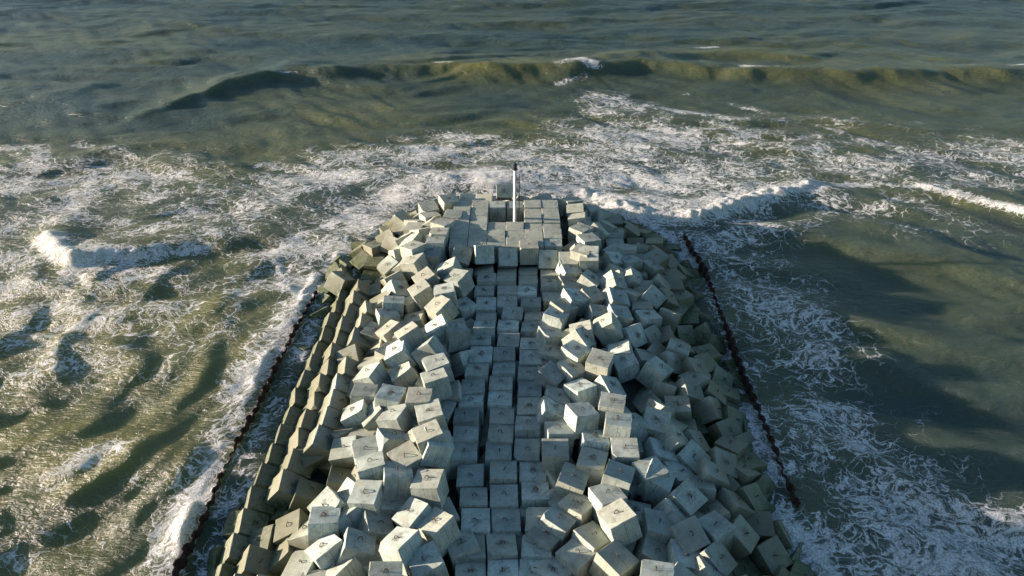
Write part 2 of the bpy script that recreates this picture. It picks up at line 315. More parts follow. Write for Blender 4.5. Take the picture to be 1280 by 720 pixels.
('m',-13.03,29,2.72,0.984,-0.165,0.034,0.063,1),('m',-9.7,28.98,2.15,0.947,-0.082,0.273,0.151,1),('m',-10.51,26.91,2.9,0.961,-0.154,0.225,0.033,1),
('m',-7.18,26.37,3.93,0.938,-0.134,-0.19,-0.259,1),('m',-5.06,28.37,3.1,0.924,-0.039,-0.163,-0.344,1),('m',-5.46,25.41,3.44,0.968,-0.037,-0.072,0.239,1),
('m',-3.35,27.6,1.81,0.974,-0.105,-0.049,0.196,1),('m',-7.89,23.71,4.27,0.98,-0.185,0.053,0.058,1),('m',-16.32,37.07,0.5,0.873,0.138,0.073,-0.463,1),
('z',-18.04,37.66,-2.12,0.819,-0,0.11,0.563,1),('z',-18.02,34.46,-1.79,0.97,-0.081,-0.224,0.048,1),('z',-17.84,32.36,-1.24,0.976,-0.115,-0.169,0.078,1),
('m',-15.81,33.15,0.27,0.967,-0.121,0.221,0.026,1),('z',-14.75,49.23,-0.6,0.914,-0.03,-0.4,0.068,1),('z',-16.05,63.91,-0.88,0.997,0.019,0.028,-0.065,1),
('m',-15.7,65.72,0.09,0.99,0.109,-0.035,-0.088,1),('z',-17.97,66.09,-1.82,0.947,0.14,-0.19,-0.218,1),('m',-18.87,61.08,0.87,0.925,-0.228,0.19,-0.238,1),
('z',-14.86,59.64,0.11,0.989,0.002,-0.13,0.069,1),('z',-17.16,59.3,-2.14,0.889,0.193,-0.16,-0.383,1),('m',-17.83,29.37,-0.18,0.981,0.025,-0.191,0.023,1),
('m',-15.8,30.03,0.61,0.973,-0.017,-0.202,0.11,1),('m',-15.68,27.94,0.41,0.913,-0.108,-0.334,0.207,1),('z',-21.79,29.4,-3.83,0.976,-0.086,0.193,0.051,1),
('z',-20.48,33.89,-3.79,0.981,0.007,-0.189,-0.053,1),('m',3.33,35.07,2.87,0.998,-0.059,-0.018,-0.018,1),('m',4.4,32.72,2.59,0.981,-0.02,0.085,-0.173,1),
('m',5.99,34.06,2.88,0.987,-0.057,0.022,-0.15,1),('m',7.66,32.33,3.38,0.974,-0.121,0.065,-0.18,1),('m',6.78,30.58,3.18,0.975,-0.111,0.023,0.189,1),
('m',4.62,30.48,2.21,0.937,-0.129,-0.007,-0.325,1),('m',3.17,29.32,2.23,0.942,-0.129,0.075,-0.301,1),('m',2.19,28.17,1.8,0.936,-0.159,0.031,-0.311,1),
('m',2.51,25.54,1.77,0.918,-0.143,0.03,-0.369,1),('m',7.3,28.42,3.9,0.965,-0.114,-0.125,0.199,1),('m',5.39,27.89,2.2,0.929,-0.082,0.142,0.332,1),
('m',4.37,26.63,2.15,0.916,-0.059,-0.059,-0.392,1),('m',6.67,25.81,3.04,0.904,-0.08,0.084,-0.41,1),('m',8.61,35,3.04,0.999,-0.029,-0.02,-0.027,1),
('m',10.59,32.67,2.93,0.527,-0.102,0.124,-0.835,1),('m',10.23,33,3.02,0.979,-0.079,0.011,0.189,1),('m',11.37,35.68,2.12,0.977,-0.042,0.204,0.046,1),
('m',12.47,33.78,1.77,0.965,-0.054,0.18,0.185,1),('z',14.31,38.98,0.89,0.992,-0.107,-0.057,-0.035,1),('z',12.07,41.83,0.9,0.953,-0.168,-0.214,0.129,1),
('z',14.98,46.13,-0.59,0.974,-0.029,-0.137,0.179,1),('m',14.11,41.08,1.54,0.996,-0.035,-0.069,-0.051,1),('z',16.96,42.08,-1.47,0.976,-0.18,0.115,-0.04,1),
('m',11.82,43.47,0.32,0.936,-0.224,-0.251,0.103,1),('z',16.96,40.21,-1.44,0.981,-0.14,0.131,0.02,1),('z',16.51,38.45,-1.86,0.907,0.028,0.235,0.348,1),
('m',5.86,42.08,2.59,0.948,-0.159,0.003,0.277,1),('m',3.69,41.57,2.07,0.988,-0.068,0.136,-0.035,1),('m',3.12,39.75,2.49,0.972,-0.084,0.22,-0.004,1),
('m',8.04,39.17,3.74,0.991,-0.072,0.009,-0.11,1),('m',8.26,37.23,3.73,0.992,-0.081,0.025,-0.092,1),('m',5.51,38.18,3.69,0.972,-0.123,0.074,0.186,1),
('m',3.68,37.15,2.65,0.986,-0.154,0.036,0.047,1),('m',6.37,36.2,2.76,0.984,-0.169,0.06,0,1),('m',8.15,42.59,2.42,0.948,0.019,0.268,0.169,1),
('m',10.03,28.84,2.48,0.993,-0.055,0.097,-0.025,1),('m',9.31,26.95,2.02,0.955,-0.075,0.223,-0.18,1),('m',8.98,23.75,4.34,0.965,-0.233,-0.017,-0.122,1),
('m',14.52,30.34,1.42,0.966,-0.192,-0.104,0.136,1),('m',15.89,27.28,-0.44,0.957,0.066,0.109,0.262,1),('z',16.85,31.64,-1.24,0.754,0.332,-0.162,-0.543,1),
('z',-5.94,64.39,3.12,1,0.004,0.007,0.003,2),('z',-5.98,66.16,3.18,1,-0.001,0.007,0.002,2),('z',-5.97,67.92,3.18,1,-0,-0.004,0.001,2),
('z',-5.98,69.69,3.11,1,-0.004,-0.003,0.005,2),('z',-5.97,71.47,3.15,1,0.004,-0.005,0.001,2),('z',-5.98,73.23,3.02,1,0.006,-0.004,-0.003,2),
('z',-3.84,64.39,3.19,1,-0.003,0.007,0,2),('z',-3.88,66.16,3.13,1,0.007,0.003,0.006,2),('z',-3.87,67.92,3.17,1,-0.002,-0.005,-0.004,2),
('z',-3.87,69.69,3.01,1,0.002,-0.007,0.002,2),('z',-3.87,71.47,3.06,1,0.005,-0,-0.002,2),('z',-3.85,73.23,3.09,1,-0.007,0.007,-0.006,2),
('z',-1.74,64.39,3.14,1,-0.007,0.004,-0.002,2),('z',-1.79,66.16,3.11,1,-0.007,-0.005,0.005,2),('z',-1.74,67.92,3.03,1,0.006,0.007,-0.002,2),
('p',-1.76,73.23,3.07,1,0.004,-0.006,0.003,2),('z',0.38,64.39,3.15,1,-0.007,0.007,-0.005,2),('z',0.37,66.16,3.06,1,0.006,-0.002,0.005,2),
('z',0.35,67.92,3.1,1,-0.003,-0.005,-0.005,2),('p',0.37,73.23,3.02,1,0.007,-0.005,-0.005,2),('z',2.46,64.39,3.19,1,-0.001,-0.004,0.001,2),
('z',2.46,66.16,3.16,1,-0.001,-0.007,0.005,2),('z',2.46,67.92,3,1,0.005,-0.006,0.003,2),('z',2.47,69.69,3.18,1,0.004,-0.006,-0.001,2),
('z',2.48,71.47,3.02,1,-0.003,-0.001,0.006,2),('z',2.49,73.23,3.17,1,-0.001,-0,0.003,2),('p',4.55,64.39,3.09,1,-0.001,-0.005,-0.001,2),
('z',4.59,66.16,3.19,1,0.002,-0,-0.002,2),('z',4.55,67.92,3.01,1,0.004,0.006,-0.002,2),('z',4.58,69.69,3.15,1,0.003,0.002,0.003,2),
('z',4.57,71.47,3.07,1,-0.003,-0,0.003,2),('z',4.55,73.23,3.13,1,0.007,0.002,0.001,2),('h',-0.95,75.5,4.5,0.9,0.435,0.018,0.002,2),
('z',-5.6,75.4,2.75,0.997,0.049,0.06,0.007,1),('z',-3.4,75.4,2.8,0.998,0.039,-0.051,-0.018,1),('z',1.7,75.5,2.55,0.904,-0.211,0.248,0.276,1),
('z',4.2,75.9,2.55,0.961,0.21,-0.126,0.126,1),('z',6.4,75.8,2.15,0.909,-0.16,0.152,0.353,1),('z',-1.9,77.3,1.45,0.983,0.144,0.064,0.091,1),
('z',-20.29,20.01,-0.42,0.947,-0.015,0.309,0.082,1),('z',-20.2,22.19,-0.4,0.937,-0.02,0.338,0.083,1),('z',-19.99,24.33,-0.24,0.926,-0.025,0.363,0.095,1),
('s',-19.91,26.49,-0.45,0.932,0.007,0.361,0.037,1),('s',-19.72,28.68,-0.28,0.937,-0.046,0.341,0.067,1),('s',-19.66,30.86,-0.31,0.942,-0.005,0.328,0.068,1),
('s',-19.6,32.96,-0.37,0.957,-0.01,0.283,0.069,1),('s',-19.51,35.14,-0.36,0.964,-0.023,0.265,0.013,1),('s',-19.36,37.27,-0.44,0.949,-0.047,0.308,0.047,1),
('s',-19.15,39.45,-0.43,0.965,0.021,0.26,0.031,1),('s',-19.09,41.58,-0.47,0.954,0.027,0.299,-0.012,1),('s',-19.05,43.75,-0.34,0.941,-0.047,0.319,0.106,1),
('s',-18.87,45.95,-0.26,0.954,0.008,0.299,0.005,1),('s',-18.73,48.12,-0.21,0.945,0.024,0.326,0.02,1),('z',-18.76,50.33,-0.47,0.945,0.002,0.326,0.006,1),
('z',-18.44,52.51,-0.39,0.959,-0.013,0.283,0.027,1),('s',-18.47,54.72,-0.21,0.946,0.024,0.324,0.011,1),('z',-18.34,56.94,-0.38,0.929,-0.032,0.364,0.053,1),
('z',-18.25,59.08,-0.46,0.951,0.001,0.307,0.023,1),('z',-18.47,20.83,0.51,0.929,-0.048,0.357,0.087,1),('z',-18.3,22.96,0.4,0.955,0.018,0.292,0.051,1),
('z',-18.03,25.11,0.53,0.959,-0.004,0.272,0.076,1),('s',-17.91,27.25,0.45,0.947,-0.031,0.315,0.051,1),('s',-17.48,33.77,0.54,0.933,-0.015,0.357,0.036,1),
('s',-17.33,35.92,0.41,0.937,-0.015,0.348,0.005,1),('s',-17.25,38.12,0.48,0.934,-0.051,0.34,0.102,1),('s',-17.19,40.24,0.51,0.955,-0.003,0.295,0.01,1),
('s',-17,42.41,0.37,0.933,-0.051,0.344,0.09,1),('s',-17.08,44.59,0.57,0.928,0.007,0.368,0.057,1),('s',-16.78,46.69,0.42,0.93,-0.017,0.361,0.069,1),
('s',-16.81,48.81,0.63,0.944,-0.04,0.324,0.049,1),('z',-16.63,50.93,0.36,0.953,-0.03,0.3,0.009,1),('s',-16.55,53.03,0.57,0.961,0.017,0.274,0.034,1),
('z',-16.44,55.17,0.5,0.953,0.034,0.299,-0.012,1),('s',-16.45,57.36,0.54,0.932,-0.021,0.356,0.055,1),('z',-16.33,59.53,0.52,0.938,-0.037,0.338,0.058,1),
('z',-16.43,20.23,1.42,0.939,-0.048,0.333,0.076,1),('z',-16.31,22.34,1.23,0.945,-0.035,0.322,0.029,1),('z',-16.16,24.55,1.3,0.962,0.002,0.263,0.071,1),
('s',-15.49,37.5,1.47,0.94,0.002,0.341,-0.008,1),('s',-15.17,39.65,1.39,0.951,-0.006,0.309,0.005,1),('s',-15.24,41.77,1.31,0.935,-0.012,0.354,0.012,1),
('s',-15.1,43.9,1.25,0.957,-0.031,0.283,0.053,1),('s',-14.84,46.01,1.31,0.941,0.008,0.335,0.058,1),('s',-14.82,50.35,1.26,0.958,-0.037,0.284,0.012,1),
('z',-14.53,52.5,1.31,0.95,-0.022,0.309,0.029,1),('z',-14.49,54.69,1.25,0.937,-0.055,0.328,0.107,1),('g',-20.98,36.07,-0.65,0.998,0.024,0.051,0.024,1),
('g',-20.22,31.15,-0.65,0.999,0.026,-0.029,0.026,1),('z',-15.68,74.08,-0.5,0.971,0.002,-0.237,0.017,1),('f',12.65,25.1,2.36,0.934,-0.181,0.309,0.004,1),
('z',11.51,19.14,2.82,0.942,-0.039,0.259,-0.209,1),('z',1.94,80.04,0.08,0.968,-0.226,-0.101,-0.043,1),('z',-8.95,20.4,3.63,0.985,0.131,0.038,0.11,1),
('f',19.05,46.44,-0.18,0.952,0.11,0.215,-0.186,1),('z',4,21.24,2.49,0.986,-0.094,0.125,-0.055,1),('z',21.07,57.56,-1.19,0.998,-0.042,0.043,0.004,1),
('z',14.03,76.6,-0.79,0.969,-0.029,0.247,-0.009,1),('f',13.85,35.59,1.82,0.913,0.091,0.182,-0.354,1),('z',5.82,22.82,3.68,0.931,-0.13,0.154,0.304,1),
('z',-8.06,80.05,-0.68,0.969,-0.052,-0.154,-0.186,1),('z',20.16,56.07,-0.71,0.875,-0.105,0.243,0.405,1),('f',18.86,41.35,-0.09,0.958,0.146,0.242,-0.05,1),
('f',21.17,34.25,-1.24,0.969,-0,-0.014,-0.246,1),('f',17.95,32.84,0.34,0.932,0.133,0.232,0.244,1),('z',-8.89,75.38,1.23,0.944,-0.175,0.128,0.247,1),
('z',-9.95,76.9,0.31,0.99,-0.102,0.061,-0.072,1),('z',14.34,19.8,2.04,0.958,-0.035,-0.008,-0.286,1),('z',16.82,21.6,0.87,0.925,-0.095,0.366,-0.025,1),
('z',-5.12,82.07,-1.27,0.97,-0.014,-0.184,-0.159,1),('f',19.23,44.38,-0.26,0.978,-0.111,0.115,-0.133,1),('f',15.85,29.02,1.33,0.903,-0.018,0.272,-0.332,1),
('f',19.6,30.26,-0.44,0.897,0.095,0.375,0.214,1),('z',0.77,78.76,0.77,0.926,-0.201,0.132,-0.29,1),('z',-7.81,77.7,0.46,0.963,-0.092,0.144,0.206,1),
('f',15.36,48.47,1.56,0.973,-0.086,0.116,-0.182,1),('z',-20.44,61.02,-0.86,0.931,0.038,-0.126,-0.34,1),('z',-21.18,53.37,-1.24,0.992,0.012,-0.115,-0.048,1),
('z',-14.6,68.79,1.32,0.961,0.071,-0.198,0.179,1),('f',15.26,43.15,1.61,0.958,0.083,0.271,0.054,1),('z',11.31,22.39,2.9,0.957,0.059,0.248,-0.139,1),
('f',20.04,26.75,-0.65,0.946,-0.025,0.12,-0.299,1),('f',13.47,26.67,2,0.904,0.147,0.213,0.34,1),('z',1.38,19.05,1.47,0.987,-0.026,-0.016,-0.156,1),
('f',21.24,49,-1.27,0.957,0.17,0.16,0.17,1),('f',21.26,38.85,-1.29,0.967,-0.125,0.216,0.053,1),('z',-5.94,19.23,3.69,0.996,-0.046,-0.026,-0.077,1),
('f',15.79,56.99,1.36,0.922,0.09,0.339,0.167,1),('z',-1.27,21.95,1.44,0.993,0.01,0.097,-0.062,1),('z',19.47,63.88,-0.38,0.964,-0.037,0.244,0.094,1),
('z',12.7,75.34,0.13,0.92,-0.089,0.032,0.379,1),('f',12.51,31.34,2.42,0.922,0.159,0.056,0.35,1),('z',-11.09,65.68,2.84,0.915,0.07,-0.272,-0.289,1),
('z',-12.12,21.26,2.58,0.936,-0.031,-0.017,0.349,1),('z',-19.5,70.83,-1.28,0.963,0.082,-0.248,-0.064,1),('z',3.62,78.72,0.62,0.932,-0.225,0.21,0.191,1),
('f',15.12,62.1,1.68,0.907,0.005,0.193,0.373,1),('z',1.11,22.95,1.4,0.968,-0.065,-0.02,-0.24,1),('f',16.61,46.57,0.97,0.945,0.079,0.265,0.176,1),
('z',9.72,67.89,3,0.898,-0.156,0.331,-0.245,1),('z',15.4,22.43,1.54,0.942,-0.157,0.296,0.024,1),('z',1.69,77.29,1.48,0.961,-0.067,-0.138,-0.232,1),
('z',-5.84,80.25,-0.4,0.989,-0.108,-0.1,-0.025,1),('z',20.92,53.59,-1.11,0.986,-0.085,0.015,0.145,1),('z',7.5,77.42,0.66,0.974,0.017,0.18,-0.133,1),
('z',-0.22,82.15,-0.98,0.935,-0.13,-0.227,-0.238,1),('z',6.96,79.18,-0.06,0.998,0.034,-0.007,0.06,1),('f',14.98,33.86,1.74,0.96,-0.093,0.259,-0.047,1),
('z',-13.65,76.19,-0.5,0.923,0.007,-0.173,-0.344,1),('z',8,21.67,3.82,0.937,-0.132,0.136,-0.292,1),('z',-4.21,79.69,0.08,0.976,-0.104,-0.109,0.157,1),
('z',17.4,60.13,0.6,1,0.022,-0.003,0.006,1),('f',18.05,28.23,0.29,0.938,0.221,0.098,0.247,1),('z',4.64,19.53,3.21,0.967,0.158,0.184,0.081,1),
('z',8.99,19.04,3.63,0.923,-0.216,-0.095,-0.303,1),('z',12.14,78.56,-1.01,0.942,-0.202,0.245,-0.11,1),('z',-19.07,62.75,-0.19,0.936,0.143,-0.278,0.159,1),
('z',19.5,20.22,-0.39,0.957,-0.017,0.215,0.195,1),('z',17.78,62.05,0.42,0.975,-0.001,0.056,0.214,1),('z',-11.14,19.79,2.97,0.935,0.19,-0.271,-0.129,1),
('z',-18.16,70.1,-0.49,0.969,-0.211,-0.05,-0.117,1),('f',21.23,42.2,-1.27,0.969,0.179,0.085,0.15,1),('z',19.92,59.9,-0.59,0.934,-0.146,0.289,0.154,1),
('z',17.73,65.01,0.38,0.92,0.173,0.167,0.309,1),('z',17.82,25.11,0.4,0.997,0.049,-0.012,-0.057,1),('z',-2.37,81.2,-0.53,0.98,-0.134,-0.141,0.031,1),
('f',17.76,37.56,0.43,0.907,-0.1,0.09,0.4,1),('z',-12.24,77.24,-0.46,0.911,-0.267,-0.259,-0.177,1),('f',19.04,36.37,-0.17,0.974,-0.117,0.056,0.186,1),
('z',10.97,76.65,0.14,0.93,-0.3,0.131,0.166,1),('f',20.63,31.83,-0.96,0.989,-0.131,0.017,0.069,1),('z',20.24,66.01,-0.89,0.864,-0.121,0.345,-0.346,1),
('z',21.01,21.1,-1.15,0.896,-0.148,0.216,-0.359,1),('f',-13.05,30.8,2.2,0.91,0.035,-0.213,0.355,1),('z',7.27,80.89,-0.97,0.967,-0.184,0.129,-0.122,1),
('z',-12.47,24.31,2.44,0.975,-0.192,0.004,0.11,1),('z',16.57,19.1,0.99,0.992,0.081,0.097,-0.01,1),('f',-21.01,39.2,-1.16,0.971,-0.162,-0.175,-0.028,1),
('z',20.87,23.44,-1.08,0.976,-0.132,-0.034,0.17,1),('f',-21.12,32.74,-1.21,0.959,-0.119,-0.257,0.01,1),('z',-3.89,20.04,2.35,0.967,-0.134,0.028,0.213,1),
('f',12.86,62.21,2.28,0.976,-0.093,0.026,0.193,1),('f',17.94,58.32,0.35,0.973,-0.07,-0.03,0.22,1),('z',-1.09,20.11,1.4,0.98,-0.14,-0.139,0.033,1),
('f',20.17,52,-0.72,0.915,0.144,0.335,0.176,1),('z',-5.92,22.21,3.69,0.901,0.192,0.004,-0.39,1),('z',-5.53,76.87,1.28,0.923,-0.302,-0.17,-0.167,1),
('z',8.79,78.61,-0.16,0.993,-0.035,0.109,-0.006,1),('z',-17.68,68.27,0.05,0.947,-0.103,-0.297,-0.065,1),('z',3.07,82.04,-1.04,0.881,-0.288,0.005,-0.375,1),
('z',5.16,81.09,-0.73,0.968,-0.118,0.122,-0.186,1),('z',-14.81,19.42,1.82,0.925,0.182,-0.332,-0.033,1),('z',13.08,23.22,2.19,0.932,0.239,0.109,0.25,1),
('z',-1.22,79.48,0.39,0.947,-0.176,-0.052,-0.265,1),('z',12.87,64.65,2.23,0.986,-0.129,0.033,-0.098,1),('z',-13.3,70.82,1.38,0.939,0.115,-0.106,-0.306,1),
('f',20.94,47.02,-1.12,0.926,-0.054,0.207,-0.312,1),('z',-2.54,23.37,1.76,0.983,0.051,0.141,-0.109,1),('z',-13.36,22.61,2.05,0.925,-0.143,-0.353,-0.01,1),
('z',17.39,70.88,-0.33,0.934,-0.07,0.051,-0.346,1),('f',-20.29,56.88,-0.78,0.903,-0.238,-0.115,0.34,1),('z',15.32,74.66,-0.55,0.909,-0.195,0.169,0.328,1),
('z',-0.67,75.77,1.84,0.964,-0.086,-0.198,-0.156,1),('z',15.5,59.39,1.49,0.916,-0.07,0.339,-0.205,1),('f',16.16,31.55,1.18,0.932,-0.113,0.315,0.138,1),
('z',-13.06,19.51,2.2,0.959,-0.087,-0.27,0.01,1),('z',16.62,66.33,0.79,0.907,0.013,0.307,0.288,1),('z',20.5,62.07,-0.89,0.987,0.104,-0.018,-0.12,1),
('z',-12.02,67.11,2.3,0.953,-0.195,-0.219,0.074,1),('f',20.53,28.45,-0.9,0.905,0.068,0.264,-0.328,1),('z',17.89,47.84,0.37,0.946,0.091,0.149,0.272,1),
('z',-20.35,64.94,-0.87,0.946,0.016,-0.234,0.226,1),('z',-11.54,73.6,1.14,0.943,-0.168,-0.262,0.122,1),('f',11.94,28.13,2.65,0.958,0.181,0.034,0.221,1),
('z',1.03,21.12,1.38,0.946,-0.19,0.029,-0.261,1),('z',-0.49,23.69,1.25,0.97,0.07,0.057,-0.227,1),('f',15.72,53.91,1.39,0.932,-0.256,0.107,-0.235,1),
('f',19.16,38.59,-0.23,0.933,0.192,0.169,0.255,1),('z',14.26,71.28,0.87,0.946,-0.049,0.237,-0.218,1),('f',16.92,41.76,0.83,0.884,0.157,0.39,0.206,1),
('f',-21.18,28.45,-1.24,0.931,0.126,-0.344,0.011,1),('f',17.95,35.14,0.34,0.929,-0.105,0.21,0.287,1),('z',-9.64,78.77,-0.42,0.963,0.036,-0.063,0.261,1),
('z',-9.62,69.87,2.57,0.947,-0.123,-0.281,-0.094,1),('z',-18.33,19.01,0.16,0.875,-0.165,-0.254,-0.378,1),('z',8.82,76.26,0.87,0.924,-0.212,0.276,0.159,1),
('z',16.78,73.64,-0.8,0.964,-0.213,0.15,-0.048,1),('z',-10.13,23.02,3.37,0.915,-0.017,0.213,-0.342,1),('f',17.72,43.85,0.45,0.939,-0.047,0.265,-0.215,1),
('f',16.28,44.69,1.13,0.951,-0.099,0.013,0.292,1),('f',-21.02,49.56,-1.16,0.895,-0.092,-0.238,-0.367,1),('f',18.69,49.58,-0.01,0.988,-0.011,-0.019,0.155,1),
('z',-4.01,22.49,2.49,0.926,-0.098,0.217,-0.293,1),('z',-20.56,67.87,-1.26,0.939,-0.088,-0.31,0.12,1),('f',13.89,32.51,1.81,0.976,-0.202,0.048,-0.074,1),
('z',-13.26,74.58,0.21,0.937,-0.308,-0.062,0.155,1),('z',-6.92,75.82,1.51,0.991,-0.018,-0.025,0.129,1),('z',11.16,70.77,1.77,0.929,-0.193,0.179,-0.261,1),
('f',-21.29,46.68,-1.3,0.958,0.004,0.017,-0.288,1),('z',18.4,22.12,0.13,0.961,0.145,0.233,-0.007,1),('f',-13.75,26.09,1.87,0.982,-0.036,-0.165,-0.087,1),
('z',15.76,71.79,0.13,0.935,-0.164,0.012,-0.314,1),('z',6.54,19.96,3.73,0.985,-0.075,-0.146,0.051,1),('z',-15.66,76.27,-1.27,0.96,-0.072,-0.269,-0.019,1),
('z',-13.85,77.83,-1.24,0.97,-0.112,-0.177,-0.124,1),('z',14.35,73.12,0.3,0.946,-0.127,0.193,0.227,1),('z',-14.99,72.09,0.36,0.973,-0.077,-0.02,0.217,1),
('f',20.35,40.31,-0.81,0.976,0.028,0.203,-0.079,1),('z',-11.76,75.66,0.3,0.957,-0.232,-0.145,0.098,1),('z',-5.51,78.43,0.53,0.884,-0.281,-0.228,0.297,1),
('f',-20.59,51.76,-0.94,0.952,-0.112,-0.013,-0.285,1),('f',11.55,38.34,2.8,0.983,0.094,0.021,-0.155,1),('z',10.57,24.01,3.2,0.942,-0.038,0.143,-0.302,1),
('z',2.79,22.58,1.82,0.928,-0.006,-0.013,-0.371,1),('f',19.39,34.29,-0.34,0.888,0.304,0.07,0.336,1),('f',-20.96,44.77,-1.13,0.946,0.097,-0.04,0.307,1),
('z',19.59,24.82,-0.43,0.98,-0.11,0.145,0.079,1),('f',14.18,56.23,2.12,0.909,0.156,0.232,-0.31,1),('f',-15.96,67.36,0.96,0.912,-0.076,-0.059,-0.398,1),
('z',21.08,64.49,-1.23,0.871,0.138,0.398,0.252,1),('z',5.44,78.5,0.51,0.924,-0.357,0.052,-0.128,1),('z',-11.42,79.64,-1.3,0.915,0.055,-0.088,0.391,1),
('f',-21.06,41.12,-1.18,0.977,-0.138,-0.049,-0.154,1),('f',12.72,44.99,2.34,0.92,-0.097,0.17,-0.34,1),('z',10.91,79.88,-1.28,0.954,-0.188,0.172,-0.155,1),
('f',20.49,36.99,-0.88,0.913,0.046,0.32,-0.247,1),('z',-6.87,81.58,-1.26,0.895,-0.239,-0.21,-0.314,1),('f',21.19,44.69,-1.25,0.963,-0.156,0.043,-0.214,1),
('z',-21.29,55.46,-1.3,0.956,0.022,-0.225,0.187,1),('z',14.72,24.07,1.86,0.902,0.039,0.294,-0.313,1),('f',16.29,35.59,1.13,0.965,0.121,0.226,-0.05,1),
('z',21.18,25.17,-1.24,0.889,-0.019,0.275,-0.366,1),('z',21.15,19.32,-1.23,0.972,-0.195,0.101,-0.088,1),('f',19.36,53.56,-0.32,0.859,-0.141,0.379,-0.314,1),
('f',14.1,28.75,2.16,0.953,-0.1,0.046,0.283,1),('z',10.31,20.35,3.3,0.908,0.044,0.182,-0.376,1),('f',17.93,30.39,0.35,0.998,0.034,-0.025,-0.056,1),
('z',-7.09,20.66,3.76,0.943,-0.003,0.113,0.314,1),('z',-11.57,71.02,1.99,0.944,-0.206,-0.046,-0.253,1),('f',-20.38,59.19,-0.83,0.897,-0.042,-0.231,0.375,1),
('z',12.64,20.88,2.37,0.951,-0.019,0.304,0.056,1),('f',17.93,39.74,0.35,0.94,0.238,0.1,0.222,1),('z',-10.44,67.62,2.8,0.903,-0.182,-0.142,-0.363,1),
('z',-3.6,76.94,1.51,0.901,-0.281,-0.031,-0.328,1),('z',4.42,77.12,1.32,0.913,-0.16,0.227,0.299,1),('z',-12.37,63.85,2.46,0.925,-0.275,-0.026,0.26,1),
('z',3.37,19.17,1.97,0.984,0.011,0.087,0.154,1),('f',-12.28,26.85,2.51,0.901,-0.204,-0.12,0.363,1),('z',18.33,67.95,-0.2,0.923,-0.256,0.207,-0.2,1),
('f',12.53,59.26,2.41,0.914,0.117,0.377,0.096,1),('z',17.13,23.4,0.73,0.898,-0.005,0.341,0.279,1),('z',8.23,73.27,1.84,0.944,-0.169,-0.117,-0.257,1),
('z',-0.11,77.41,1.46,0.94,-0.326,0.075,-0.07,1),('z',18.62,72,-1.15,0.972,0.024,0.236,0.01,1),('z',9.16,80.55,-1.18,0.921,0.047,0.136,-0.363,1),
('f',12.58,36.96,2.39,0.926,-0.011,0.325,0.193,1),('z',-14.26,21.08,2.08,0.903,0.116,-0.189,-0.369,1),('z',-20.12,42.55,-1.34,0.942,-0.057,-0.044,-0.327,1),
('z',-11.73,61.95,2.08,0.934,-0.078,-0.342,-0.07,1),('f',-11.07,25.49,2.35,0.924,-0.121,-0.249,-0.262,1),('z',1.24,30.78,0.78,0.971,-0.165,0.152,-0.08,1),
('z',-20.67,63.55,-1.63,0.911,-0.194,-0.292,0.219,1),('z',3.99,23.8,1.82,0.936,-0.072,-0.086,0.334,1),('z',-13.17,56.15,1.49,0.959,-0.079,-0.196,0.19,1),
('z',-7,36.35,3.11,0.923,-0.068,-0.2,-0.322,1),('z',-2.33,75.58,1.2,0.966,-0.253,0.035,-0.027,1),('z',-21.12,25.89,-1.86,0.909,-0.053,-0.285,-0.298,1),
('z',-19.43,69.19,-1.56,0.996,0.07,-0.003,0.059,1),('z',3.13,45.82,1.26,0.994,-0.034,0.1,-0.032,1),('z',12.73,29.57,1.68,0.9,-0.138,0.123,0.395,1),
('z',9.42,22.33,2.89,0.947,-0.07,-0.033,0.311,1),('z',-12.48,46.1,1.78,0.977,-0.16,-0.129,-0.05,1),('z',2.45,20.32,1.09,0.957,-0.222,0.022,0.183,1),
('z',3.03,76.17,1.3,0.927,-0.067,-0.072,0.361,1),('f',-14.07,28.82,1.52,0.949,-0.166,-0.247,-0.104,1),('z',7.43,63.19,3.14,0.907,-0.062,0.22,-0.355,1),
('z',-13.26,43.37,1.45,0.947,0.099,-0.213,-0.221,1),('z',12.51,40.48,1.77,0.904,-0.202,0.267,0.264,1),('z',19.94,35.53,-1.25,0.978,-0.178,-0.001,0.112,1),
('z',11.29,64.23,2.23,0.906,0.091,0.122,-0.395,1),('z',16.62,75.21,-1.91,0.962,0.074,0.227,-0.131,1),('z',21.09,50.76,-1.85,0.994,0.033,0.009,-0.103,1),
('f',13.16,50.72,1.5,0.859,0.048,0.323,-0.394,1),('z',11.18,60.32,2.3,0.906,-0.05,0.253,0.336,1),('z',12.66,70.74,1,0.93,-0.152,0.084,0.325,1),
('z',9.38,69.78,2.02,0.932,0.033,0.208,0.296,1),('z',10.53,78.19,-1.04,0.975,-0.04,0.199,0.091,1),('z',-15.22,70.52,0.02,0.923,-0.203,-0.272,-0.18,1),
('z',21.07,59.23,-1.84,0.906,0.109,0.298,-0.28,1),('z',-20.15,47.95,-1.35,0.914,-0.162,-0.333,0.164,1),('z',-2.79,20.81,1.17,0.964,0.015,0.19,-0.184,1),
('z',-12.57,59.79,1.75,0.905,-0.274,-0.17,0.278,1),('z',-15.82,68.96,0.1,0.931,-0.137,-0.249,0.228,1),('z',21.13,27.1,-1.87,0.932,0.051,0.03,-0.358,1),
('z',18.05,66.37,-0.52,0.981,0.007,0.121,-0.154,1),('z',-5.14,23.72,2.98,0.933,-0.115,-0.159,0.301,1),('z',8.46,71.52,1.77,0.999,0.013,0.038,-0.003,1),
('z',20.81,30.08,-1.7,0.959,-0.24,-0.017,-0.147,1),('z',-9.23,66.47,2.78,0.912,-0.217,-0.054,0.343,1),('z',1.29,81.04,-1.05,0.988,-0.019,0.079,-0.133,1),
('z',1.6,82.65,-1.95,0.959,0.018,0.199,0.2,1),('z',-12.63,65.37,1.62,0.96,-0.029,-0.279,0.018,1),('z',-20.51,23.34,-1.54,0.947,-0.065,0.048,-0.311,1),
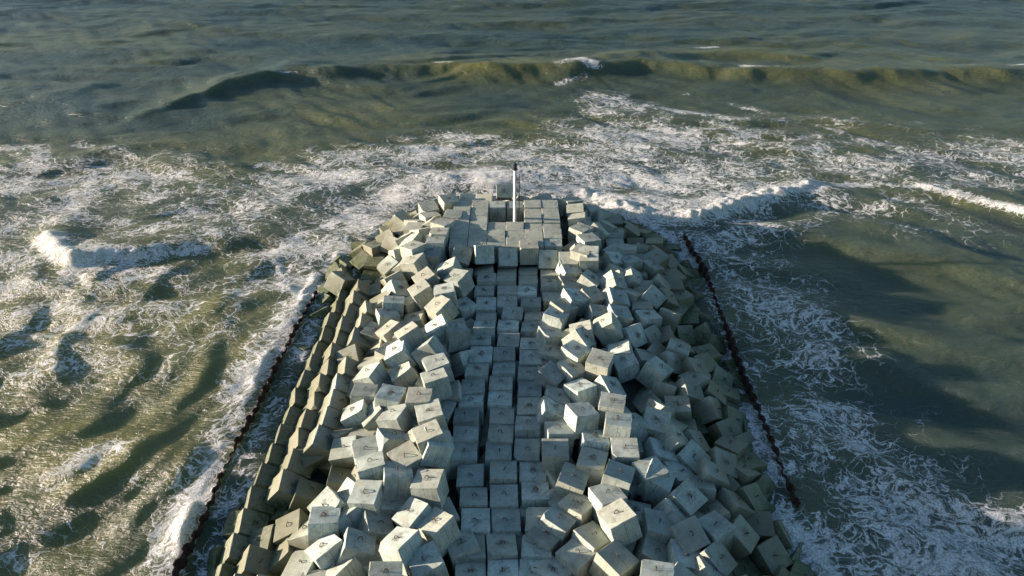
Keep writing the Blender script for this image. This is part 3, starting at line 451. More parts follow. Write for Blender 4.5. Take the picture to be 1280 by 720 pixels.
('z',15.92,61.03,0.65,0.931,-0.012,0.061,-0.361,1),('z',-18.03,71.47,-1.39,0.916,-0.045,-0.339,-0.21,1),('z',7.65,75.04,1.04,0.949,-0.186,0.179,-0.179,1),
('f',-13.34,51.14,1.42,0.98,-0.011,0.055,-0.19,1),('z',0,32.96,0.48,0.99,-0.018,0.138,-0.024,1),('z',-9.79,48.59,2.82,0.978,-0.198,-0.06,0.004,1),
('z',3.52,31.73,1.35,0.966,0.02,0.056,0.253,1),('z',12.18,56.57,1.9,0.931,-0.18,0.048,-0.315,1),('z',-10.01,80.33,-1.92,0.936,-0.294,0.038,-0.188,1),
('f',13.55,43.58,1.32,0.919,-0.28,0.034,-0.277,1),('z',0.55,24.88,0.61,0.965,-0.084,0.053,0.243,1),('z',-9.2,72.8,1.54,0.963,-0.231,0.056,-0.127,1),
('z',14.12,65.65,1.36,0.894,0.268,0.033,0.358,1),('z',-8.42,22.07,3.09,0.962,0.2,0.167,0.075,1),('z',9.09,65.96,2.85,0.99,-0.045,-0.134,-0.011,1),
('z',13.48,78.02,-1.85,0.883,-0.32,0.232,-0.254,1),('z',16.81,63.52,0.22,0.974,0.038,0.08,-0.209,1),('z',0.13,40.79,0.51,0.958,0.162,-0.012,0.234,1),
('z',0.38,26.53,0.57,0.953,-0.196,0.134,0.186,1),('z',-11.18,47.13,2.3,0.966,-0.039,0.068,-0.245,1),('z',12.21,76.93,-0.98,0.919,-0.192,0.234,-0.254,1),
('f',11.39,26.52,2.22,0.99,-0.039,0.119,-0.061,1),('z',8.11,68.37,2.78,0.971,0.026,0.193,-0.135,1),('z',18.86,61.36,-0.74,0.998,0.002,-0.03,-0.051,1),
('z',3.34,36.1,1.31,0.95,0.14,0.187,0.206,1),('z',-21.23,30.63,-1.92,0.907,-0.06,-0.26,0.325,1),('z',-10.33,21.52,2.64,0.988,-0.053,0.002,-0.147,1),
('z',18.56,42.84,-0.6,0.96,0.153,0.139,-0.189,1),('z',16.98,56.71,0.15,0.951,-0.022,0.12,-0.285,1),('z',3.03,37.81,1.23,0.997,0.007,-0.074,0.005,1),
('z',-2.88,78.73,0.03,0.894,-0.311,0.052,-0.319,1),('z',4.37,38.65,2.25,0.964,0.027,-0.206,-0.165,1),('z',-18.96,67.09,-1.02,0.937,-0.027,0.05,-0.345,1),
('z',3.23,80.38,-0.83,0.926,-0.367,-0.053,0.073,1),('z',-13.81,38.3,1.19,0.898,-0.15,-0.171,-0.377,1),('z',5.71,21.28,3.02,0.88,-0.232,-0.101,-0.402,1),
('f',-11.22,35.78,2.29,0.989,0.069,-0.027,0.126,1),('z',14.09,63.45,1.51,0.993,0.109,0.019,-0.048,1),('z',-21.14,37.66,-1.87,0.938,0.043,-0.247,-0.238,1),
('z',17.45,19.92,-0.07,0.964,-0.177,0.2,-0.014,1),('z',16.15,33.85,0.54,0.971,0.04,-0.056,0.23,1),('z',-11.74,22.93,2.08,0.948,0.053,-0.111,-0.294,1),
('z',-14.63,23.83,1.26,0.985,-0.127,-0.116,0.019,1),('z',0.25,46.71,0.54,0.985,0.162,0.016,-0.052,1),('z',18.28,26.48,-0.46,0.891,0.193,0.31,-0.271,1),
('z',0.2,35.28,0.52,0.958,-0.103,-0.145,-0.227,1),('z',-20.61,34.41,-1.59,0.913,-0.112,-0.221,0.323,1),('z',20.74,67.15,-1.91,0.891,-0.222,0.377,-0.123,1),
('z',18.72,57.19,-0.67,0.99,-0.084,-0.062,0.098,1),('z',10.72,74.94,0.25,0.904,-0.248,0.225,-0.266,1),('z',-12.47,68.41,1.21,0.891,-0.02,-0.268,0.367,1),
('z',-12.82,72.55,0.4,0.937,-0.204,0.097,0.265,1),('z',3.45,33.61,1.34,0.953,0.004,0.205,0.222,1),('z',18.42,23.68,-0.53,0.963,0.124,0.22,0.089,1),
('f',14.44,47.11,1.35,0.934,0.224,0.273,0.054,1),('z',15.8,24.37,0.7,0.976,-0.014,0.172,0.133,1),('z',18.86,31.87,-0.74,0.972,0.196,0.1,0.077,1),
('f',9.49,37.91,2.88,0.955,-0.2,0.112,0.188,1),('z',-21.05,19.5,-1.83,0.914,-0.157,-0.326,-0.18,1),('f',-11.6,29.83,2.14,0.897,-0.233,-0.141,0.348,1),
('z',15.98,49.85,0.62,0.967,-0.098,0.234,0.031,1),('z',-17.19,66.27,-0.12,0.916,0.102,-0.166,0.352,1),('z',12.85,38.6,1.64,0.933,-0.171,0.091,-0.302,1),
('z',17.57,45.6,-0.13,0.918,0.081,0.19,-0.339,1),('z',-8.4,81.06,-1.93,0.899,-0.346,-0.259,-0.063,1),('z',0.81,75.7,1.23,0.963,-0.104,0.247,0.04,1),
('f',14.5,37.38,1.32,0.912,0.061,0.34,0.222,1),('z',0.53,28.27,0.61,0.916,0.141,0.018,-0.374,1),('z',-19.53,53.76,-1.05,0.966,0.196,-0.123,-0.115,1),
('z',-2.27,82.32,-1.79,0.94,0.018,-0.228,-0.252,1),('z',3.7,52.67,1.49,0.905,-0.092,-0.181,-0.374,1),('z',-0.01,38.76,0.48,0.977,0.001,0.205,0.051,1),
('z',-0.65,80.51,-0.77,0.975,-0.17,0.138,0.039,1),('f',-11.03,39.49,2.36,0.914,-0.082,-0.312,0.246,1),('f',11.25,29.86,2.28,0.905,-0.031,0.376,0.197,1),
('z',15.12,66.95,0.75,0.984,-0.067,0.051,0.154,1),('z',13.73,21.49,1.23,0.881,0.101,0.216,-0.409,1),('f',-11.6,31.76,2.13,0.878,0.133,-0.298,-0.349,1),
('f',-14.99,48.12,1.09,0.96,0.179,-0.175,0.124,1),('z',-5.48,58.25,1.81,0.918,-0.015,-0.134,-0.372,1),('z',14.76,35.86,-0.01,0.945,-0.076,0.319,0.002,1),
('z',7.57,23.16,1.95,0.984,0.081,0.015,-0.16,1),('z',-17.28,27.84,-1.19,0.996,-0.069,-0.031,-0.051,1),('z',0.46,44.08,-0.61,0.996,-0.046,0.022,0.068,1),
('z',-14.44,74.94,-2.17,1,0.018,-0.004,0.026,1),('z',14.51,56.28,0.11,0.963,0.022,0.025,0.269,1),('z',13.17,45.68,0.3,0.971,-0.052,0.088,0.218,1),
('z',-14.74,21.76,0.01,0.908,0.058,-0.173,0.378,1),('z',-1.56,52.8,-0.33,0.998,0.042,0.031,0.046,1),('z',1.06,54.65,-0.46,0.987,-0.144,-0.034,0.06,1),
('z',-20.63,59.03,-2.81,0.948,0.033,-0.296,0.113,1),('z',10.46,20.44,1.39,0.92,-0.141,0.001,0.365,1),('z',4.16,39.8,0.82,0.992,-0.046,-0.052,-0.107,1),
('z',15.54,30,-0.37,0.931,-0.006,0.193,0.31,1),('z',-6.55,27.43,1.88,0.979,-0.045,0.098,-0.176,1),('z',21.23,47.23,-3.12,0.924,0.115,0.259,-0.257,1),
('z',-8.98,41.17,1.78,0.987,-0.072,-0.134,0.06,1),('z',8.54,79.05,-2.16,0.976,-0.04,0.212,0.03,1),('z',-3.58,80.04,-1.88,0.965,-0.137,-0.12,-0.188,1),
('z',-12.96,53.75,0.39,0.934,0.071,-0.24,0.254,1),('z',12.12,19.12,0.73,0.934,-0.21,0.097,-0.273,1),('z',-5.37,51.25,1.8,0.986,0.064,-0.014,0.156,1),
('z',-1.55,34.93,-0.34,0.94,0.03,0.052,-0.336,1),('z',-1.4,27,-0.37,0.948,0.074,0.075,0.299,1),('z',-17.53,25.45,-1.31,0.885,0.131,-0.289,-0.34,1),
('z',15.04,62.78,-0.14,0.945,0.098,0.31,0.032,1),('z',11.73,52.24,0.88,0.973,0.12,0.068,0.185,1),('z',-7.46,55.66,1.94,0.962,0.075,-0.099,-0.244,1),
('z',0.89,50.44,-0.5,0.952,0.074,0.102,-0.28,1),('z',8.43,80.97,-3.08,0.966,-0.218,0.126,-0.059,1),('z',-4.93,30.2,1.69,0.974,-0.029,-0.061,0.215,1),
('z',-0.73,57.94,-0.54,0.962,-0.035,0.094,0.254,1),('z',7.75,19.45,1.96,0.999,-0.05,-0.019,-0.012,1),('z',2.07,26.75,-0.21,0.95,-0.049,0.068,-0.301,1),
('z',7.77,61.52,1.96,0.972,0.104,-0.05,0.207,1),('z',18.85,28.19,-1.93,0.967,-0.04,0.234,0.089,1),('z',-1.68,39.31,-0.3,0.974,-0.073,-0.143,0.157,1),
('z',11.17,54.3,1.11,0.974,0.03,0.117,-0.191,1),('z',-10.8,68.98,0.54,0.967,-0.119,-0.203,-0.094,1),('z',-13.5,31.3,0.14,0.961,-0.085,-0.105,0.24,1),
('u',-4.91,54.92,1.67,0.927,0.008,0.046,0.371,1),('z',7.16,50.97,1.92,0.97,0.004,-0.013,-0.243,1),('z',0.17,60.99,-0.68,0.933,-0.023,0.012,0.359,1),
('z',-7.51,75.58,-0.37,0.944,-0.083,-0.13,0.29,1),('z',4.53,79.25,-1.59,0.982,-0.1,0.087,-0.133,1),('z',-16.78,21.78,-0.95,0.925,-0.095,-0.216,-0.297,1),
('z',6.61,38.8,1.88,0.994,-0.005,0.078,-0.078,1),('z',-1.58,31.69,-0.33,0.988,-0.094,-0.091,-0.085,1),('z',-0.27,22.88,-0.66,0.987,-0.144,-0.005,-0.075,1),
('z',-12.02,25.13,0.77,0.958,-0.015,-0.272,0.095,1),('z',-9.99,71.95,-0.05,0.922,-0.048,-0.215,-0.317,1),('z',19.21,21.22,-2.1,0.918,-0.004,0.172,0.357,1),
('z',19.88,25.82,-2.42,0.944,-0.075,0.048,-0.316,1),('z',-19.39,28.92,-2.19,0.91,0.115,-0.154,-0.367,1),('z',14.24,26.31,0.24,0.913,-0.14,0.332,-0.193,1),
('z',-3.7,24.04,0.29,0.977,-0.115,0.061,0.166,1),('z',1.97,42.38,-0.23,0.992,0.103,-0.067,-0.022,1),('z',16.9,71.46,-2.1,0.96,-0.076,0.08,0.258,1),
('z',-21.06,27.55,-3.03,0.951,0.058,-0.16,-0.258,1),('z',-13.49,19.86,0.15,0.914,0.026,-0.2,-0.353,1),('z',18.71,71.91,-3.02,0.99,-0.041,0.133,0.024,1),
('z',3.38,54.73,0.12,0.984,0.007,-0.066,0.166,1),('z',0.79,77.22,-0.3,0.97,-0.027,-0.025,-0.242,1),('z',13.91,19.35,-0.05,0.893,-0.071,0.312,-0.318,1),
('z',21.26,37.25,-3.14,0.939,-0.186,0.096,-0.274,1),('z',-6.24,78.47,-1.46,0.898,-0.258,-0.133,0.329,1),('z',-10.85,42.03,1.23,0.978,0.134,0.017,0.161,1),
('z',-7.94,20.39,1.97,0.97,-0.062,0.062,0.226,1),('z',1.8,47.75,-0.27,0.966,0.034,0.094,-0.237,1),('z',21.22,53.35,-3.11,0.92,-0.063,0.202,-0.331,1),
('z',20.99,42.83,-2.99,0.937,-0.032,0.153,0.313,1),('z',6.72,75.88,-0.33,0.967,-0.164,-0.063,-0.186,1),('z',10.43,72.85,-0.07,0.969,-0.022,0.235,-0.07,1),
('z',-6.29,19.49,1.86,0.976,0.081,-0.111,-0.169,1),('z',-21.09,50.2,-3.05,0.963,-0.097,-0.06,0.246,1),('z',-7.14,46.22,1.92,0.964,0.051,0.106,-0.237,1),
('z',3.35,24.54,0.11,0.956,-0.074,-0.032,0.28,1),('z',1.84,37.5,-0.26,0.988,0.143,0.051,0.015,1),('z',15.37,73.15,-1.94,0.962,-0.239,0.115,-0.055,1),
('z',-10.1,64.12,1.51,0.966,-0.072,-0.103,-0.225,1),('z',15.87,48.03,-0.53,0.947,0.036,0.191,0.254,1),('z',-8.39,76.99,-1.19,0.93,-0.069,0.028,0.36,1),
('z',16.19,67.42,-1,0.973,-0.051,0.22,-0.053,1),('z',-21.19,24.38,-3.1,0.974,0.089,-0.208,-0.017,1),('u',8.75,30.1,1.82,0.981,-0.138,0.025,-0.135,1),
('z',-17.35,39.52,-1.22,0.984,0.007,-0.158,0.08,1),('z',-1,19.31,-0.48,0.942,0.024,0.124,0.31,1),('z',-8.31,49.72,1.91,0.953,-0.074,-0.039,-0.292,1),
('z',2.77,44.41,-0.03,0.929,0.002,0.032,-0.368,1),('z',-12.72,40.9,0.49,0.957,-0.134,-0.257,0.034,1),('z',-10.45,76.44,-1.48,0.978,-0.115,-0.162,-0.06,1),
('z',-17.01,68.81,-1.59,0.978,-0.063,-0.2,-0.006,1),('z',19.51,38.05,-2.24,0.95,0.099,0.285,-0.083,1),('z',-7.08,38.71,1.91,0.995,-0.086,0.009,0.049,1),
('z',14,23.6,-0.09,0.951,-0.143,0.102,-0.256,1),('z',-10,37.73,1.57,0.927,0.155,-0.04,0.339,1),('z',-5.25,42.5,1.79,0.988,-0.035,-0.147,0.03,1),
('z',-9.31,34.23,1.71,0.987,-0.094,0.124,-0.037,1),('z',8.75,39.68,1.83,0.97,-0.065,0.067,0.222,1),('z',-8.68,23.79,1.84,0.987,0.122,0.078,0.066,1),
('z',-1.66,61.92,-0.31,0.999,0.031,0.035,-0.005,1),('z',-8.8,59.64,1.82,0.959,0.025,0.006,0.283,1),('z',9.27,60.24,1.72,0.968,-0.112,0.101,-0.203,1),
('z',3.59,28.68,0.17,0.937,0.001,0.064,-0.344,1),('z',15.09,21.76,-0.16,0.986,-0.082,0.138,-0.046,1),('z',3.19,49.82,0.07,0.983,0.129,0.123,0.052,1),
('z',-14.35,72.78,-1.45,0.984,-0.053,0.04,0.166,1),('z',-13.09,66.52,0.08,0.959,0.098,-0.151,-0.218,1),('z',11.41,24.41,1.01,0.992,0.112,0.033,0.046,1),
('z',13.76,42.1,0.02,0.935,0.044,0.097,-0.339,1),('z',13.99,32.47,-0.09,0.965,0.039,0.126,-0.228,1),('z',20.52,56.47,-2.75,0.933,0.055,0.265,-0.237,1),
('z',12.92,71.8,-0.61,0.952,-0.192,0.199,0.131,1),('z',19.13,19.17,-2.06,0.94,-0.096,0.319,-0.071,1),('z',1.01,58.81,-0.47,0.964,-0.065,0.117,0.228,1),
('z',20.09,45.72,-2.52,0.982,-0.074,0.059,0.162,1),('z',11.04,32.29,1.16,0.884,0.045,0.268,-0.381,1),('z',-15.59,45.19,-0.39,0.947,-0.019,-0.06,-0.316,1),
('z',19.51,41.14,-2.24,0.94,-0.02,0.275,-0.201,1),('z',-7.09,25.59,1.91,0.986,0.109,-0.031,-0.123,1),('z',15.68,64.95,-0.5,0.966,-0.103,0.222,0.086,1),
('z',-0.59,55.82,-0.58,0.942,-0.026,-0.104,0.317,1),('z',-18.14,20.13,-1.6,0.954,0.046,-0.293,0.036,1),('z',-6.47,32.82,1.87,0.99,-0.083,0.068,0.088,1),
('z',-1.47,41.23,-0.36,0.979,0.145,0.059,-0.128,1),('z',-5.36,60.48,1.8,0.988,-0.143,0.005,-0.059,1),('z',-16.1,61.41,-0.64,0.904,0.094,-0.241,-0.34,1),
('z',9.88,48.64,1.6,0.992,-0.101,-0.049,0.05,1),('z',9.87,67.92,1.09,0.961,-0.249,0.029,-0.113,1),('z',15.51,42.98,-0.36,0.973,-0.059,0.081,0.208,1),
('z',5.67,81.23,-2.73,0.972,-0.227,-0.046,0.027,1),('z',-1.91,43.4,-0.25,0.922,0.022,0.165,0.35,1),('z',-19.45,21.65,-2.22,0.967,0.047,-0.039,0.246,1),
('z',21.13,33.93,-3.07,0.979,0.122,0.165,-0.017,1),('z',11.25,79.63,-3.1,0.983,0.005,0.101,0.15,1),('z',-9.33,74.22,-0.26,0.927,-0.171,0.037,0.331,1),
('u',-6.07,40.42,1.85,0.987,-0.013,0.063,-0.145,1),('z',-19.84,45.85,-2.4,0.981,0.081,-0.132,0.121,1),('z',-9.24,61.66,1.73,0.976,0.037,-0.091,-0.194,1),
('z',-21.02,42.13,-3.01,0.944,-0.102,-0.146,-0.277,1),('z',12.11,27.62,0.73,0.929,-0.091,0.224,0.28,1),('z',-3.96,22.22,0.58,0.94,-0.081,-0.059,0.326,1),
('z',15.65,58.65,-0.42,0.996,-0.033,0.076,-0.021,1),('z',9.19,36.47,1.74,0.998,-0.07,0.004,-0.003,1),('z',2.01,22.45,-0.22,0.969,0.109,-0.1,-0.199,1),
('z',-13.98,57.21,-0.09,0.953,0.067,-0.233,-0.181,1),('z',-6.69,48.25,1.89,0.982,-0.099,-0.139,-0.075,1),('z',-0.98,48.94,-0.48,0.92,-0.141,0.037,0.365,1),
('z',-6.07,34.72,1.85,0.957,-0.072,-0.018,-0.281,1),('z',19.28,49.15,-2.14,0.982,0.117,0.135,-0.067,1),('z',-18.74,55.76,-1.88,0.948,-0.139,-0.214,0.192,1),
('z',9.36,63.08,1.7,0.958,-0.096,0.022,0.268,1),('z',4.14,77.48,-0.67,0.948,-0.196,0.105,-0.226,1),('z',-11.47,27.81,0.99,0.91,0.113,-0.293,-0.271,1),
('z',7.12,73.47,0.21,0.974,-0.211,0.022,-0.081,1),('z',-0.39,82.28,-2.91,0.968,-0.221,-0.023,0.121,1),('z',-13.4,69.99,-0.3,0.914,-0.27,-0.112,0.282,1),
('z',1.26,20.66,-0.41,0.98,0.115,0.126,0.102,1),('z',17.5,59.35,-1.3,0.956,-0.026,0.141,-0.255,1),('z',-1.68,21.28,-0.31,0.993,0.006,-0.024,-0.112,1),
('z',13.21,67.52,0.31,0.943,0.083,0.158,0.28,1),('z',14.22,75.48,-2.28,0.97,-0.083,0.149,0.175,1),('z',-19.59,32.43,-2.28,0.943,-0.196,-0.095,0.253,1),
('z',-1.1,45.62,-0.45,0.984,0.093,0.108,-0.112,1),('z',20.82,65.31,-2.98,0.956,-0.121,0.267,-0.03,1),('z',20.02,60.95,-2.49,0.942,-0.112,0.212,0.235,1),
('z',9.32,50.75,1.71,0.994,-0.045,-0.011,0.104,1),('z',-6.41,22.59,1.87,0.992,-0.011,0.119,0.028,1),('z',-15.24,25.17,-0.23,0.994,-0.005,-0.108,0.028,1),
('z',-18.51,61.63,-1.77,0.978,-0.068,-0.048,-0.189,1),('z',-11.68,19.6,0.9,0.926,0.09,-0.284,0.232,1),('z',-19.8,39.94,-2.38,0.944,0.074,-0.233,0.221,1),
('z',-7.07,53.6,1.91,0.963,0.168,-0.115,0.177,1),('z',0.05,42.27,-0.71,0.926,0.14,-0.055,0.345,1),('z',-0.43,29.62,-0.62,0.985,0.123,-0.078,0.091,1),
('z',17.33,34.24,-1.21,0.967,-0.162,0.046,-0.189,1),('z',-10.93,44.83,1.2,0.995,-0.051,0.055,-0.059,1),('z',17.06,49.34,-1.09,0.912,-0.172,0.084,-0.363,1),
('z',-13.57,64.21,0.07,0.929,-0.089,-0.115,-0.34,1),('z',-10.4,55.79,1.42,0.919,-0.145,-0.035,0.366,1),('z',-7.35,43.52,1.93,0.984,-0.016,0.117,-0.134,1),
('z',16.26,51.5,-0.71,0.888,0.142,0.301,0.316,1),('z',-1.98,24.76,-0.23,0.951,0.076,0.111,0.28,1),('z',7.15,65.32,1.95,0.951,0.037,-0.122,0.283,1),
('z',-18.54,63.85,-1.8,0.987,-0.128,-0.094,-0.017,1),('z',21.23,23.24,-3.12,0.988,0.046,0.146,-0.005,1),('z',-18.26,23.06,-1.66,0.984,0.064,-0.16,-0.047,1),
('z',8.6,77.1,-1.29,0.973,-0.216,-0.022,0.076,1),('z',-1.42,77.61,-0.51,0.982,-0.112,-0.085,-0.122,1),('z',-9.89,19,1.6,0.92,0.065,-0.137,-0.362,1),
('z',-20.77,44.16,-2.88,0.88,-0.103,-0.317,0.337,1),('z',14.55,52.92,0.09,0.968,-0.097,0.163,-0.161,1),('z',-15.77,41.12,-0.48,0.952,0.146,-0.263,-0.065,1),
('z',16.67,22.62,-0.9,0.905,-0.151,0.189,-0.351,1),('z',12.17,58.44,0.71,0.988,0.117,0.049,0.088,1),('z',-20.81,61.97,-2.9,0.937,0.058,-0.146,0.311,1),
('z',18,47.8,-1.53,0.936,-0.135,0.181,-0.27,1),('z',-20.69,56.93,-2.84,0.987,0.045,-0.108,-0.107,1),('z',-17.65,42.76,-1.37,0.993,-0.062,-0.071,0.075,1),
('z',7.31,28.06,1.93,0.968,0.116,0.064,-0.215,1),('z',-4.69,75.61,0.16,0.954,-0.252,0.049,0.155,1),('z',-16.47,74.91,-2.94,0.984,-0.071,-0.143,-0.078,1),
('z',4.61,43.3,1.33,0.955,0.002,-0.099,0.279,1),('z',9.14,24.4,1.75,0.983,-0.105,-0.138,0.058,1),('z',-12.49,75.02,-1.54,0.964,-0.033,-0.116,-0.237,1),
('z',11.82,61.48,0.85,0.987,0.065,0.057,0.133,1),('z',8.38,46.8,1.9,0.958,-0.143,-0.011,0.249,1),('z',3.1,58.47,0.05,0.995,-0.03,-0.041,-0.085,1),
('z',-12.24,77.62,-2.46,0.994,-0.068,-0.021,-0.083,1),('u',-8.76,31.33,1.82,0.996,-0.025,0.085,0.03,1),('z',-2.03,50.65,-0.22,0.974,-0.153,0.128,0.11,1),
('z',12.65,36.64,0.52,0.957,0.103,0.234,-0.137,1),('z',-6.01,80.19,-2.25,0.972,-0.037,0.012,0.232,1),('z',9.6,56.82,1.66,0.947,-0.067,-0.002,0.315,1),
('z',-9.03,26.31,1.77,0.952,-0.093,-0.02,-0.289,1),('z',3.2,82.37,-3.08,0.919,-0.151,0.015,0.363,1),('z',-21.21,52.78,-3.11,0.988,-0.053,-0.145,0.009,1),
('z',17.44,36.58,-1.27,0.922,0.084,0.063,0.374,1),('z',-1.39,36.8,-0.38,0.938,0.075,-0.155,-0.302,1),('z',-20.16,65.46,-2.65,0.957,0.053,-0.248,0.14,1),
('z',17.2,69.55,-1.82,0.975,0.044,0.167,-0.139,1),('z',-13.71,27,0.04,0.942,0.068,-0.089,0.317,1),('z',14.2,28.71,0.26,0.959,0.16,0.218,0.089,1),
('z',18.12,30.3,-1.59,0.87,0.128,0.34,0.332,1),('z',-9.36,46.49,1.7,0.957,-0.023,0.12,0.264,1),('z',1.5,56.91,-0.35,0.929,0.018,0.15,-0.339,1),
('z',-13.63,44.79,0.08,0.986,-0.045,-0.156,-0.035,1),('z',18.93,66.53,-2.15,0.99,0.121,0.075,0.019,1),('z',-4.05,52.45,0.69,0.928,-0.005,-0.063,0.368,1),
('z',-15.29,76.65,-3.13,0.939,-0.213,-0.217,0.164,1),('z',-13.92,62.31,-0.06,0.96,-0.02,-0.279,-0.02,1),('z',-15.75,19.01,-0.47,0.899,-0.166,-0.267,0.304,1),
('z',-16.56,30.96,-0.85,0.917,0.166,-0.099,-0.349,1),('z',-19.91,35.94,-2.43,0.913,0.15,-0.09,-0.369,1),('z',8.81,33.39,1.81,0.927,0.029,-0.058,0.369,1),
('z',5.49,22.7,1.81,0.99,-0.009,-0.104,0.093,1),('z',1.9,40.23,-0.25,0.964,-0.066,0.002,0.257,1),('z',-21.19,54.91,-3.1,0.967,0.074,-0.237,0.051,1),
('z',-12.69,21.5,0.5,0.974,0.145,-0.176,0,1),('z',21.22,19.08,-3.12,0.929,0.084,0.292,0.212,1),('z',20.82,39.95,-2.91,0.961,0.05,0.147,0.228,1),
('z',8.96,75,-0.47,0.928,-0.162,0.147,0.3,1),('z',-7.44,60.96,1.94,0.995,-0.014,0.096,-0.01,1),('z',2.4,78.65,-1.09,0.967,-0.151,0.014,-0.204,1),
('z',-18.27,72.77,-3.05,0.95,-0.082,-0.099,-0.285,1),('z',13.09,30.83,0.33,0.948,0.171,0.19,0.19,1),('z',15.36,40.63,-0.29,0.993,0.036,0.077,0.083,1),
('z',-11.78,79.32,-3.11,0.951,-0.203,-0.037,0.232,1),('z',3.08,60.77,0.05,0.981,0.111,-0.112,0.111,1),('z',12.16,73.75,-0.97,0.949,-0.125,0.259,-0.126,1),
('z',20.71,63.13,-2.85,0.911,-0.132,0.266,-0.287,1),('z',-18.97,27.06,-1.99,0.92,-0.112,-0.283,-0.247,1),('z',-3.76,19.41,0.36,0.924,-0.068,0.14,-0.349,1),
('z',-11.06,51.63,1.15,0.955,0.072,-0.076,0.278,1),('z',0.85,52.44,-0.51,0.969,-0.105,0.017,0.221,1),('z',-5.85,37.28,1.83,0.93,-0.082,-0.16,0.319,1),
('z',-16.43,23.75,-0.79,0.94,-0.114,-0.128,0.293,1),('z',-18,44.84,-1.53,0.957,-0.13,-0.233,0.111,1),('z',-11.14,34.29,1.12,0.928,0.157,-0.222,-0.253,1),
('z',-17.27,48.92,-1.19,0.952,0.047,-0.287,-0.1,1),('z',-4.58,82.11,-3.08,0.972,-0.184,-0.121,0.08,1),('z',12.14,22.56,0.72,0.95,-0.088,0.143,-0.265,1),
('z',-0.69,75.84,-0.04,0.935,-0.013,0.012,0.354,1),('z',19.13,54.54,-2.06,0.973,0.142,0.075,0.167,1),('z',18.19,63.18,-1.62,0.905,0.054,0.2,-0.372,1),
('z',-19.1,57.97,-2.05,0.995,-0.069,-0.052,0.039,1),('z',2.09,33.21,-0.2,0.975,0.108,0.067,-0.183,1),('z',2.22,35.63,-0.17,0.992,0.079,0.031,-0.096,1),
('z',-13.99,36.53,-0.09,0.942,-0.007,-0.221,-0.251,1),('z',-17.27,53.71,-1.19,0.965,-0.006,-0.167,0.204,1),('z',5.4,49.77,1.8,0.955,0.168,-0.071,0.233,1),
('z',10.71,37.49,1.29,0.991,0.121,0.037,-0.041,1)]
# zone, x, y, z, quaternion w x y z, shape (1 cube, 2 platform block)

ORD = 'zeroth first second third fourth fifth sixth seventh eighth ninth tenth eleventh twelfth thirteenth fourteenth fifteenth sixteenth seventeenth eighteenth nineteenth twentieth'.split()
def ordn(n):
    if n <= 20: return ORD[n]
    return {2: 'twenty-', 3: 'thirty-', 4: 'forty-', 5: 'fifty-', 6: 'sixty-'}[n//10]+ORD[n % 10] if n % 10 else {3: 'thirtieth', 4: 'fortieth', 5: 'fiftieth', 6: 'sixtieth'}[n//10]

def describe(bl):
    """a label for each cube from where it lies and how it leans"""
    lab = {}
    def tilt(b):
        up = (Quaternion(b[4:8]) @ Vector((0, 0, 1)))
        t = math.degrees(math.acos(max(-1, min(1, up.z))))
        if t < 9: w = 'nearly level'
        elif t < 22: w = 'slightly tilted'
        else: w = 'steeply tilted'
        if t >= 9:
            if abs(up.x) > abs(up.y): w += ' left' if up.x < 0 else ' right'
            else: w += ' forward' if up.y < 0 else ' backward'
        return w
    # walkway columns, counted up from the photo's bottom edge
    wk = [i for i, b in enumerate(bl) if b[0] == 'w']
    for name, lo, hi in (('left', -9, -1.75), ('middle', -1.75, .55), ('right', .55, 2.75), ('rightmost stub', 2.75, 9)):
        ids = sorted([i for i in wk if lo <= bl[i][1]-0.0 < hi], key=lambda i: bl[i][2])
        for k, i in enumerate(ids):
            lab[i] = 'walkway cube in its %s column, %s up from the photo bottom' % (name, ordn(k+1))
    pl = [i for i, b in enumerate(bl) if b[0] == 'p']
    for i in pl:
        c = min(range(6), key=lambda k: abs(bl[i][1]-(-5.95, -3.86, -1.76, .36, 2.46, 4.56)[k]))
        r = int((bl[i][2]-63.5)/1.77)
        lab[i] = 'level block of the end platform, %s column from left, %s row from front' % (ordn(c+1), ordn(r+1))
    F = sorted([i for i, b in enumerate(bl) if b[0] == 'F'], key=lambda i: bl[i][1])
    for k, i in enumerate(F):
        lab[i] = 'cube leaning against the near edge of the platform, %s from left' % ordn(k+1)
    rest = [i for i in range(len(bl)) if i not in lab]
    bands = {}
    for i in rest:
        b = bl[i]
        if b[2] > 75 and abs(b[1]) < 8: key = ('head', 0)
        else: key = ('left' if b[1] < 0 else 'right', int((b[2]-20)//2.2))
        bands.setdefault(key, []).append(i)
    for (side, k), ids in bands.items():
        ids.sort(key=lambda i: abs(bl[i][1]) if side != 'head' else bl[i][1])
        for j, i in enumerate(ids):
            tone = 'weedy' if bl[i][3] < .6 else ('damp' if bl[i][3] < 2.0 else 'pale')
            if side == 'head':
                lab[i] = '%s %s cube behind the end platform, %s from left' % (tone, tilt(bl[i]), ordn(j+1))
            else:
                lab[i] = '%s cube %s, %s outward in %s heap, %s cross-row from near end' % (tone, tilt(bl[i]), ordn(j+1), side, ordn(k+1))
    return lab

